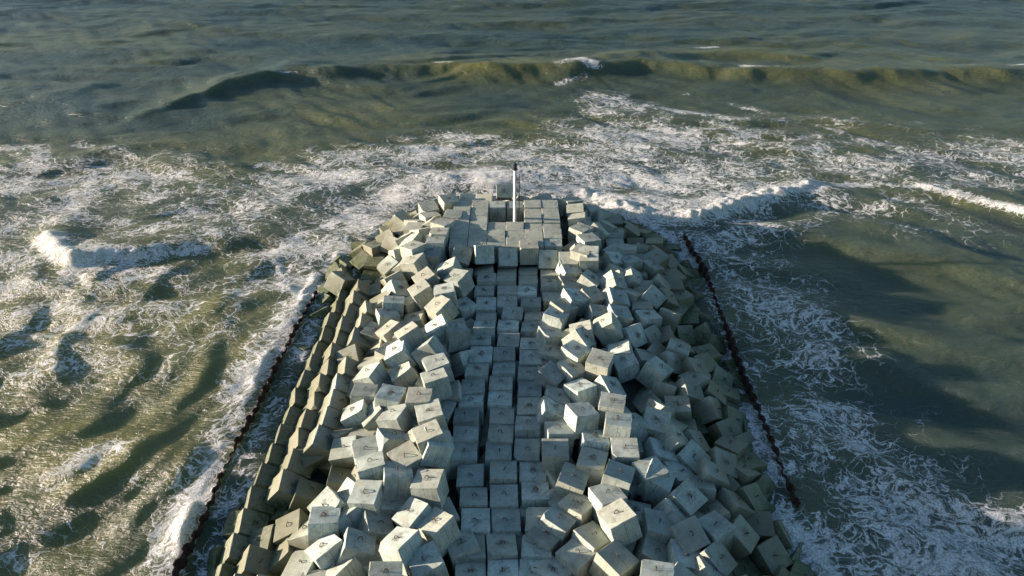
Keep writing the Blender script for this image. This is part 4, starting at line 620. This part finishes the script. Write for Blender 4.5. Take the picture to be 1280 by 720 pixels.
THINGS = [b for b in BLOCKS if b[0] != 'z']
STUFF = [b for b in BLOCKS if b[0] == 'z']
labels = describe(THINGS)
rng = random.Random(3)
for i, b in enumerate(THINGS):
    me = (SLABS if b[8] == 2 else CUBES)[rng.randrange(4 if b[8] == 2 else 8)]
    o = bpy.data.objects.new('concrete_cube' if b[8] == 1 else 'concrete_block', me)
    o.rotation_mode = 'QUATERNION'
    o.location = b[1:4]; o.rotation_quaternion = Quaternion(b[4:8]).normalized()
    col.objects.link(o)
    tag(o, labels[i], 'concrete block', 'concrete cubes heaped on the breakwater')
    if b[0] == 'w' or b[0] == 'p': tag(o, group={'w': 'cubes laid in the walkway rows', 'p': 'blocks of the end platform'}[b[0]])
    yaw = rng.choice((0, 0, 1.571, .3, -.4, 1.2))
    if b[0] not in 'g':
        h = bpy.data.objects.new('lifting_loop', LOOP); col.objects.link(h); h.parent = o
        h.location = (rng.uniform(-.08, .08), rng.uniform(-.08, .08), SIDE/2-.01); h.rotation_euler = (rng.uniform(-.5, .5), 0, yaw)

# the deeper and smaller cubes of the pile as one mass
vs, fs = [], []
for b in STUFF:
    q = Quaternion(b[4:8]).normalized(); c = Vector(b[1:4]); me = CUBES[rng.randrange(8)]; n0 = len(vs)
    vs += [tuple(q @ v.co + c) for v in me.vertices]
    fs += [tuple(n0+k for k in p.vertices) for p in me.polygons]
if vs:
    me = bpy.data.meshes.new('underlying_cubes'); me.from_pydata(vs, [], fs)
    o = link('underlying_cubes', me, M_conc)
    tag(o, 'mass of dark concrete cubes filling the gaps beneath and between the others', 'concrete blocks', kind='stuff')

# rubble core under the cubes
bm = bmesh.new()
prof = [(-25, -3.5), (-20, -2.6), (-13, .3), (-9, 1.6), (-4, 0.0), (4, 0.0), (9, 1.6), (13, .3), (20, -2.6), (25, -3.5)]
rows = []
for Y in list(range(-60, 65, 5))+[68, 72, 76, 80, 84, 88]:
    k = 1.0 if Y <= 64 else math.sqrt(max(.02, 1-((Y-64)/25)**2))
    dz = 0 if Y <= 64 else -(Y-64)*.16
    rows.append([bm.verts.new((x*k, Y, z+dz)) for x, z in prof])
for a, b in zip(rows, rows[1:]):
    for k in range(len(prof)-1): bm.faces.new((a[k], a[k+1], b[k+1], b[k]))
tag(bm_obj('breakwater_core', bm, M_core), kind='structure')

# ------------------------------------------------------------------ sheet pile walls
def sheet_pile(pts, top, label, seed):
    rr = random.Random(seed)
    P = [at(*p) for p in pts]
    # resample the line
    L = [0]
    for a, b in zip(P, P[1:]): L.append(L[-1]+float(np.hypot(*(b-a))))
    bm = bmesh.new(); per = 1.25; th = .03
    prev = None; s = 0
    prof = [(0, 0), (.28, 0), (.42, .42), (.72, .42), (.86, 0)]
    seq = []
    n = int(L[-1]/per)
    for k in range(n):
        dz = rr.uniform(-.3, .22); 
        for u, w in prof: seq.append((k*per+u*per/1.0, w*.5, dz))
    outer = []
    for s, w, dz in seq:
        x = np.interp(s, L, [p[0] for p in P]); y = np.interp(s, L, [p[1] for p in P])
        x2 = np.interp(s+.5, L, [p[0] for p in P]); y2 = np.interp(s+.5, L, [p[1] for p in P])
        t = np.array([x2-x, y2-y]); ln = np.hypot(*t) or 1; t = t/ln if ln > 1e-6 else np.array([0, 1.]); nn = np.array([-t[1], t[0]])
        a = np.array([x, y])+nn*(w-.24); b = a+nn*th*2
        outer.append([bm.verts.new((a[0], a[1], -2)), bm.verts.new((a[0], a[1], top+dz)), bm.verts.new((b[0], b[1], top+dz)), bm.verts.new((b[0], b[1], -2))])
    for a, b in zip(outer, outer[1:]):
        for k in range(3): bm.faces.new((a[k], a[k+1], b[k+1], b[k]))
        bm.faces.new((a[3], a[0], b[0], b[3]))
    bmesh.ops.recalc_face_normals(bm, faces=bm.faces[:])
    return tag(bm_obj('sheet_pile_wall', bm, M_rust), label, 'sheet pile wall', 'rusty sheet pile walls beside the breakwater')
sheet_pile([(205, 745), (222, 712), (262, 636), (285, 580), (330, 492), (360, 432), (398, 362)], .75, 'rusty corrugated sheet pile wall in the foam left of the cubes', 1)
sheet_pile([(992, 640), (965, 570), (940, 506), (905, 415), (880, 345), (852, 296)], 1.0, 'rusty corrugated sheet pile wall in dark water right of the cubes', 2)

# ------------------------------------------------------------------ beacon
bx, by, bz = 0.32, 69.6, 2.1
bc = bpy.data.objects.new('beacon_mast', None); col.objects.link(bc); bc.location = (bx, by, bz)
tag(bc, 'slim white beacon mast with dark lantern and side ladder on the end platform', 'beacon')
def cyl(bm, r1, r2, z0, z1, x=0, y=0, n=20):
    r = bmesh.ops.create_cone(bm, cap_ends=True, segments=n, radius1=r1, radius2=r2, depth=z1-z0)
    bmesh.ops.translate(bm, verts=r['verts'], vec=(x, y, (z0+z1)/2))
def box(bm, cx, cy, cz, sx, sy, sz):
    r = bmesh.ops.create_cube(bm, size=1)
    for v in r['verts']: v.co = Vector((v.co.x*sx+cx, v.co.y*sy+cy, v.co.z*sz+cz))
MH = 8.3
bm = bmesh.new(); cyl(bm, .19, .15, 0, MH)
cyl(bm, .22, .22, MH-.12, MH); bm_obj('mast', bm, M_white, bc)
bm = bmesh.new(); cyl(bm, .5, .5, -.1, .06, n=24)
for k in range(8): cyl(bm, .035, .035, .06, .14, .4*math.cos(k*.785), .4*math.sin(k*.785), 8)
bm_obj('base_plate', bm, M_grey, bc)
lad = bpy.data.objects.new('ladder', None)
bm = bmesh.new()
for s in (-.17, .17): cyl(bm, .045, .045, .2, MH-.6, .5, s, 8)
k = .4
while k < MH-.7:
    r = bmesh.ops.create_cone(bm, cap_ends=True, segments=6, radius1=.04, radius2=.04, depth=.36)
    bmesh.ops.rotate(bm, verts=r['verts'], cent=(0, 0, 0), matrix=Matrix.Rotation(R(90), 3, 'X'))
    bmesh.ops.translate(bm, verts=r['verts'], vec=(.5, 0, k)); k += .3
for k in (1, 3, 5, 7):
    for s in (-.15, .15): box(bm, .31, s, k, .3, .03, .03)
bm_obj('ladder', bm, M_dark, bc)
bm = bmesh.new(); cyl(bm, .3, .3, MH, MH+.1); cyl(bm, .2, .2, MH+.1, MH+.62); cyl(bm, .31, .1, MH+.62, MH+.82); cyl(bm, .03, .02, MH+.82, MH+1.15, n=8)
for k in range(6): cyl(bm, .018, .018, MH+.1, MH+.64, .26*math.cos(k*1.047), .26*math.sin(k*1.047), 6)
bm_obj('lantern', bm, M_dark, bc)

# ------------------------------------------------------------------ sea
def axis(segs):
    out = []
    for a, b, st in segs:
        out.append(np.arange(a, b, st))
    return np.concatenate(out)
def geo(start, end, st, k=1.25):
    v = [start]
    while v[-1] < end: st *= k; v.append(v[-1]+st)
    return np.array(v[1:])
xs = axis([(-160, -52, .5), (-52, 60, .24), (60, 160, .5)])
xs = np.concatenate([-geo(160, 4000, .6)[::-1], xs, geo(159.5, 4000, .6)])
ys = axis([(14, 100, .24), (100, 215, .42)])
ys = np.concatenate([(14-geo(0, 400, .5))[::-1], ys, geo(214.6, 6000, .6)])
X, Y = np.meshgrid(xs, ys)

def vnoise(x, y, seed):
    r_ = np.random.default_rng(seed); T = r_.random((256, 256))
    xi = np.floor(x).astype(int); yi = np.floor(y).astype(int); fx = x-xi; fy = y-yi
    fx = fx*fx*fx*(fx*(fx*6-15)+10); fy = fy*fy*fy*(fy*(fy*6-15)+10)
    a = T[xi & 255, yi & 255]; b = T[(xi+1) & 255, yi & 255]; c = T[xi & 255, (yi+1) & 255]; d = T[(xi+1) & 255, (yi+1) & 255]
    return (a*(1-fx)+b*fx)*(1-fy)+(c*(1-fx)+d*fx)*fy
def fbm(x, y, seed, oct=5, gain=.5):
    s = 0; a = 1; t = 0
    for k in range(oct):
        ca, sa = math.cos(k*.7+seed), math.sin(k*.7+seed)
        s = s+a*vnoise((x*ca-y*sa)*2**k+11.3*k, (x*sa+y*ca)*2**k+5.7*k, seed*13+k); t += a; a *= gain
    return s/t-.5

near = np.exp(-np.maximum(0, np.hypot(X, Y-60)-260)/200)
# wind sea
rs = np.random.default_rng(7)
Z = np.zeros_like(X)
wx = fbm(X*.03, Y*.03, 3, 3)*16; wy = fbm(X*.03, Y*.03, 4, 3)*16
for k in range(34):
    lam = 3.2*(7.0)**(rs.random()); th = R(-90)+rs.normal()*.5
    A = .0070*lam**.9*rs.uniform(.6, 1.2)
    kx, ky = math.cos(th)*2*math.pi/lam, math.sin(th)*2*math.pi/lam
    ph = rs.random()*6.28+kx*(X+wx)+ky*(Y+wy)
    Z += A*(np.sin(ph)+.25*np.cos(2*ph))
Z += .16*fbm(X*.28, Y*.42, 9, 4)

def crest(pts, A, wf, wb):
    """a wave whose crest runs through pts; front faces the shore (-Y)"""
    P = np.array([at(*p[:2]) for p in pts]); amp = np.array([p[2] for p in pts])
    o_ = np.argsort(P[:, 0]); P = P[o_]; amp = amp[o_]
    yc = np.interp(X, P[:, 0], P[:, 1])+fbm(X*.09, Y*0+A, 5, 3)*3.2
    am = np.interp(X, P[:, 0], amp, left=0, right=0)*A
    s = Y-yc
    s = s+fbm(X*.35, Y*.35, 12, 3)*.5
    e = np.where(s < 0, np.exp(-(s/wf)**2), np.exp(-(s/wb)**2))
    return am*e, s, am
def hump(Zadd): 
    global Z
    Z = Z+Zadd
c1, s1, a1 = crest([(150, 150, 0), (230, 128, .5), (290, 108, .8), (350, 98, 1), (450, 93, .9), (560, 88, 1), (640, 92, .9), (720, 92, 1.1), (800, 86, 1.2), (880, 92, 1.1), (960, 94, 1.2), (1050, 98, 1), (1160, 96, 1.0), (1300, 95, 1.1), (1420, 98, .9)], 1.75, 2.7, 8)
hump(c1)
c2, s2, a2 = crest([(690, 84, 0), (760, 80, .8), (900, 73, 1), (1010, 76, .6), (1100, 82, 0)], 1.0, 2.5, 5); hump(c2)
c3, s3, a3 = crest([(745, 262, .3), (790, 268, 1), (860, 275, 1.2), (900, 262, 1.1), (950, 248, .8), (1010, 234, .7), (1060, 233, .4), (1110, 238, .6), (1180, 246, 1), (1240, 258, 1.1), (1320, 275, 1)], .75, 2.0, 6); hump(c3)
c4, s4, a4 = crest([(40, 292, 0), (62, 300, .8), (95, 325, 1.1), (140, 322, 1.1), (190, 318, .9), (250, 308, .6), (330, 300, .3), (380, 300, 0)], 1.2, 1.5, 5); hump(c4)
c5, s5, a5 = crest([(40, 120, 0), (110, 110, .5), (-30, 130, .4), (160, 100, 0)], .9, 3, 6); hump(c5)
# waves running along the left flank
a_, b_ = at(30, 690), at(250, 440); dv = (b_-a_)/np.hypot(*(b_-a_)); nv = np.array([-dv[1], dv[0]])
uu = (X-a_[0])*nv[0]+(Y-a_[1])*nv[1]; vv = (X-a_[0])*dv[0]+(Y-a_[1])*dv[1]
mL = 1/(1+np.exp((X+24)/2.5))*1/(1+np.exp((Y-66)/4))*1/(1+np.exp((-X-75)/8))
uw = uu+fbm(X*.06, Y*.06, 21, 4)*17
amod = .8+.9*fbm(uu*.12, vv*.03, 23, 3)
Z += .55*mL*np.clip(amod,0,2)*(.5*np.exp(1.1*np.sin(uw*2*math.pi/7.4))/2.2+.16*np.sin((uw+vv*.3)*2*math.pi/3.7+1)-.3)+mL*.4*fbm(uu*.22,vv*.1,27,4)
# gentle cross swell on the right
uR = (X*.35+Y)+fbm(X*.06, Y*.06, 31, 3)*8
mR = 1/(1+np.exp((24-X)/3))/(1+np.exp((Y-78)/4))
Z += mR*.28*np.sin(uR*2*math.pi/7.5)

# ---------------- where the foam lies
F = np.zeros_like(X)
def blob(x, y, rx, ry, s, rot=0):
    global F
    c = at(x, y); ca, sa = math.cos(R(rot)), math.sin(R(rot))
    dx, dy = X-c[0], Y-c[1]
    e = np.exp(-((dx*ca+dy*sa)/rx)**2-((-dx*sa+dy*ca)/ry)**2)
    F = np.maximum(F, e*s)
def line(pts, w, s, fade=None):
    global F
    P = [at(*p) for p in pts]; D = np.full_like(X, 1e9)
    for a, b in zip(P, P[1:]):
        ab = b-a; t = np.clip(((X-a[0])*ab[0]+(Y-a[1])*ab[1])/(ab@ab), 0, 1)
        D = np.minimum(D, np.hypot(X-a[0]-ab[0]*t, Y-a[1]-ab[1]*t))
    F = np.maximum(F, s*np.exp(-(D/w)**2))
# upper left lace
blob(40, 225, 22, 9, .62, -8); blob(150, 225, 16, 10, .66); blob(215, 235, 9, 8, .5); blob(60, 280, 18, 7, .6); blob(20, 330, 16, 7, .62)
blob(60, 400, 12, 8, .62); blob(130, 350, 13, 6, .6); blob(40, 450, 12, 6, .5); blob(150, 420, 10, 7, .42); blob(240, 290, 12, 5, .6, 15)
blob(300, 255, 14, 6, .62, 20); blob(400, 225, 16, 6, .74, 18); blob(480, 200, 16, 6, .78, 8); blob(570, 190, 16, 7, .78); blob(640, 195, 14, 6, .7)
blob(560, 225, 16, 7, .86); blob(500, 245, 9, 5, .82); blob(440, 265, 11, 6, .62); blob(620, 225, 13, 5, .9); blob(420, 300, 8, 9, .7)
blob(370, 320, 9, 8, .66); blob(465, 285, 5, 8, .85); blob(330, 290, 9, 5, .5); blob(300, 350, 9, 6, .4)
line([(345, 320), (352, 350), (375, 372)], 1.4, .85); line([(350, 312), (400, 285), (440, 262)], 1.5, .85)
line([(560, 170), (610, 172), (640, 178)], 1.3, .75); line([(330, 205), (400, 212), (480, 188), (560, 178)], 1.6, .7)
line([(95, 180), (160, 195), (235, 215), (250, 240)], 1.4, .62); line([(0, 188), (50, 183), (55, 200)], 1.6, .75)
# breakers
line([(62, 303), (75, 322), (100, 332), (140, 326), (195, 320)], 2.0, 1.15)
line([(60, 300), (66, 310), (95, 326)], 1.3, 1.15); line([(195, 320), (260, 312)], 1.2, .6)
line([(770, 262), (820, 272), (870, 276), (900, 264), (950, 248), (1012, 235)], 2.5, 1.25)
line([(760, 255), (860, 262), (930, 245)], 3.6, .95); blob(720, 245, 8, 5, 1.0)
line([(1150, 236), (1200, 248), (1245, 260), (1300, 275)], 1.0, 1.05)
line([(1012, 234), (1080, 232), (1150, 236)], 1.0, .6)
# right of the head
blob(700, 215, 18, 6, .8); blob(800, 225, 20, 7, .82); blob(880, 215, 18, 8, .66); blob(760, 185, 12, 9, .66); blob(820, 170, 20, 8, .68, -12)
blob(900, 170, 20, 7, .66, -14); blob(960, 190, 20, 9, .6, -14); blob(1040, 205, 20, 7, .58, -12); blob(1110, 185, 14, 5, .45, -20); blob(770, 135, 7, 9, .62, 40)
blob(1000, 150, 20, 4, .34, -10); blob(1130, 200, 20, 6, .5); blob(1260, 195, 12, 9, .6); blob(1200, 225, 16, 5, .5); blob(700, 150, 8, 3, .3)
line([(745, 118), (790, 130), (850, 140), (930, 150)], 1.8, .66); line([(860, 118), (960, 140), (1060, 165), (1125, 185)], 1.2, .42); line([(1140, 150), (1180, 165), (1240, 170)], .9, .3)
blob(1000, 250, 16, 4, .5); blob(1100, 260, 14, 5, .42); blob(1200, 290, 14, 4, .34); blob(930, 275, 13, 5, .55)
# along the right pile
blob(890, 300, 8, 6, .62); blob(930, 330, 8, 8, .56); blob(960, 370, 8, 7, .52); blob(985, 410, 7, 6, .55); blob(1020, 430, 5.5, 4.5, .62)
blob(960, 450, 5, 6, .45); blob(1000, 480, 5, 4, .5); blob(1030, 510, 5, 4, .58); blob(1060, 545, 5, 5, .62); blob(1075, 580, 4, 4, .5); blob(1010, 550, 4, 5, .4); blob(1040, 470, 4, 3, .4); blob(1160, 520, 4, 2, .35)
line([(930, 480), (945, 540), (965, 600)], 1.6, .92); line([(880, 350), (905, 420), (925, 470)], 1.5, .6); line([(940, 590), (990, 590)], 1.0, .8)
line([(965, 650), (985, 668), (1010, 690), (1040, 725)], 1.5, 1.2); line([(1000, 655), (1060, 640)], 1.2, .6)
blob(1120, 640, 7, 4, .8); blob(1190, 675, 8, 3.5, .88); blob(1110, 700, 6, 3, .92); blob(1200, 715, 9, 3, 1.0); blob(1060, 690, 4, 3, .7); blob(1260, 690, 6, 3, .9); blob(1090, 600, 4, 3, .6); blob(1240, 640, 6, 3, .35); blob(1150, 600, 5, 3, .5)
# left pile and shore
line([(392, 345), (372, 385), (345, 430), (310, 490), (285, 540), (255, 600), (228, 660), (205, 730)], 1.5, 1.02)
line([(380, 350), (350, 400), (315, 440), (290, 500), (262, 560), (235, 620), (205, 680), (185, 740)], 1.9, .8)
line([(410, 345), (395, 400), (360, 470), (320, 550), (295, 610), (250, 700)], 1.1, .62)
line([(290, 560), (320, 600), (280, 640)], 1.2, .8); blob(280, 690, 3, 3, .85)
blob(110, 580, 4, 1.6, .8, 40); blob(200, 600, 4, 2.5, .35); blob(100, 660, 5, 2, .4); blob(30, 350, 9, 6, .6); blob(180, 480, 4, 3, .4); blob(300, 400, 5, 6, .42); blob(220, 380, 6, 5, .4); blob(20, 700, 5, 2, .35)
# whitecaps
line([(335, 98), (370, 97)], .5, .6); line([(545, 87), (565, 88)], .7, .8); line([(700, 90), (722, 86), (742, 92)], 1.6, .85); line([(925, 91), (970, 91)], 1.0, .85); line([(870, 62), (895, 60)], .9, .7); line([(1190, 92), (1280, 93)], .6, .6); line([(700, 104), (735, 98)], 1.2, .6)
F *= .93+.75*fbm(X*.16, Y*.22, 41, 5, .6)
# foam clings to the foot of the cubes at the head
dh = np.hypot(X, np.maximum(0, (Y-63)*1.08))
F = np.maximum(F, .9*np.exp(-((dh-21.3)/1.6)**2)*(Y > 60)*(.8+fbm(X*.4, Y*.4, 44, 3)))
F = np.maximum(F, .75*np.exp(-((np.abs(X)-20.6)/.9)**2)*(Y < 62)*np.clip(.55+1.6*fbm(X*.3, Y*.3, 45, 4), 0, 1))
F = np.clip(np.where(F < .9, F*np.where(X < 0, .80, .86), F), 0, 1.15)
# broken water stands up
turb = fbm(X*.55, Y*.55, 51, 5, .62)
Z += np.clip(F-.45, 0, 1)*(turb*.9+.2)
Z += np.clip(F-.9, 0, 1)*.9*(1+fbm(X*1.4, Y*1.4, 52, 3)*3)
# keep the sea below the cubes
inside = np.clip((20.0-dh)/3, 0, 1)
Z = Z*(1-inside)-.5*inside
Z = Z*near
# ---------------- stirred sand, plus crest glow and right-hand shade put into the tint
S = .30+.62*mL+.25*np.clip(c1/1.5, 0, 1)*np.where(s1 < 1, 1, .2)+.5*np.clip(c3, 0, 1)*np.where(s3 < 0, 1, .3)+.5*np.clip(c2, 0, 1)
S += .25*np.exp(-((X-30)/30)**2-((Y-60)/22)**2)+.9*fbm(X*.03, Y*.06, 61, 4)
S += mL*.5*np.clip(Z, 0, 1)  # left crests tinted brighter, imitating light shining through the water
S -= .25*np.clip((Y-120)/60, 0, 1)
S -= .12*mR  # shade on the right-hand water, darkened in its colour
S = np.clip(S, 0, 1)
ny, nx = X.shape
me = bpy.data.meshes.new('sea')
me.vertices.add(nx*ny); me.vertices.foreach_set('co', np.stack([X, Y, Z], -1).astype(np.float32).ravel())
idx = np.arange(nx*ny).reshape(ny, nx)
q = np.stack([idx[:-1, :-1], idx[:-1, 1:], idx[1:, 1:], idx[1:, :-1]], -1).reshape(-1, 4)
me.loops.add(q.size); me.loops.foreach_set('vertex_index', q.ravel().astype(np.int32))
me.polygons.add(len(q)); me.polygons.foreach_set('loop_start', np.arange(0, q.size, 4, dtype=np.int32)); me.polygons.foreach_set('loop_total', np.full(len(q), 4, dtype=np.int32))
me.update(calc_edges=True)
me.polygons.foreach_set('use_smooth', np.ones(len(q), dtype=bool))
for nm, arr in (('foam', F), ('silt_light', S)):
    a = me.attributes.new(nm, 'FLOAT', 'POINT'); a.data.foreach_set('value', arr.astype(np.float32).ravel())
tag(link('sea', me, M_sea), kind='structure')

# ------------------------------------------------------------------ light
SUN_EL, SUN_AZ = R(8.0), R(4)      # azimuth: degrees ahead of due left
sd = Vector((-math.cos(SUN_EL)*math.cos(SUN_AZ), math.cos(SUN_EL)*math.sin(SUN_AZ), math.sin(SUN_EL)))
sun = bpy.data.lights.new('sun', 'SUN'); sun.energy = 5.0; sun.angle = R(.5); sun.color = (1, .83, .70)
so = bpy.data.objects.new('sun', sun); col.objects.link(so); so.rotation_mode = 'QUATERNION'; so.rotation_quaternion = sd.to_track_quat('Z', 'Y'); so.location = sd*200
w = bpy.data.worlds.new('World'); scene.world = w; w.use_nodes = True
nt = w.node_tree; nt.nodes.clear()
sky = nt.nodes.new('ShaderNodeTexSky'); sky.sky_type = 'NISHITA'; sky.sun_disc = False
sky.sun_elevation = SUN_EL; sky.sun_rotation = math.atan2(sd.x, sd.y)
sky.air_density = 1.0; sky.dust_density = 1.0; sky.ozone_density = 2.6
bg = nt.nodes.new('ShaderNodeBackground'); bg.inputs[1].default_value = .082
out = nt.nodes.new('ShaderNodeOutputWorld')
nt.links.new(sky.outputs[0], bg.inputs[0]); nt.links.new(bg.outputs[0], out.inputs[0])

cam = bpy.data.cameras.new('camera'); co = bpy.data.objects.new('camera', cam); col.objects.link(co)
cam.sensor_width = 36; cam.lens = 36*FPX/1280; cam.clip_end = 12000; cam.clip_start = .5
co.location = (0, 0, CAM_H); co.rotation_euler = (R(90)-PITCH, 0, 0)
scene.camera = co
scene.render.engine = 'CYCLES'
scene.render.resolution_x = 1024; scene.render.resolution_y = 576
vs_ = scene.view_settings; vs_.view_transform = 'Standard'; vs_.look = 'None'; vs_.exposure = 1.66; vs_.gamma = 1

# drifting spray thrown up where the swell hits the head
sm = bpy.data.materials.new('spray_mist'); sm.use_nodes = True; g = NT(sm)
tc = g.n('ShaderNodeTexCoord'); nn = g.noise(tc.outputs['Object'], .55, 5, .65, .8)
ln = g.n('ShaderNodeVectorMath', operation='LENGTH', ins={0: g.n('ShaderNodeVectorMath', operation='DIVIDE', ins={0: tc.outputs['Object'], 1: (4.2, 2.2, 2.4)}).outputs[0]}).outputs['Value']
dn = g.math('MULTIPLY', g.ramp(nn, .42, .7), g.ramp(ln, 1.0, .1))
v = g.n('ShaderNodeVolumePrincipled', ins={'Color': (.97, .97, .95, 1), 'Density': g.math('MULTIPLY', dn, .9)})
g.n('ShaderNodeOutputMaterial', ins={1: v.outputs[0]})
for (px, py, z, rz) in ((500, 240, 1.4, .5), (612, 222, 1.4, 0)):
    c = at(px, py, z)
    bm = bmesh.new(); bmesh.ops.create_icosphere(bm, subdivisions=2, radius=1)
    for vv_ in bm.verts: vv_.co = Vector((vv_.co.x*4.3, vv_.co.y*2.3, vv_.co.z*2.5))
    o = bm_obj('sea_spray', bm, sm); o.location = (c[0], c[1], z); o.rotation_euler = (0, 0, rz)
    tag(o, 'thin white spray drifting over the seaward cubes', 'spray', kind='stuff')

scene.cycles.volume_step_rate = 3; scene.cycles.max_bounces = 5; scene.cycles.diffuse_bounces = 3; scene.cycles.volume_bounces = 0
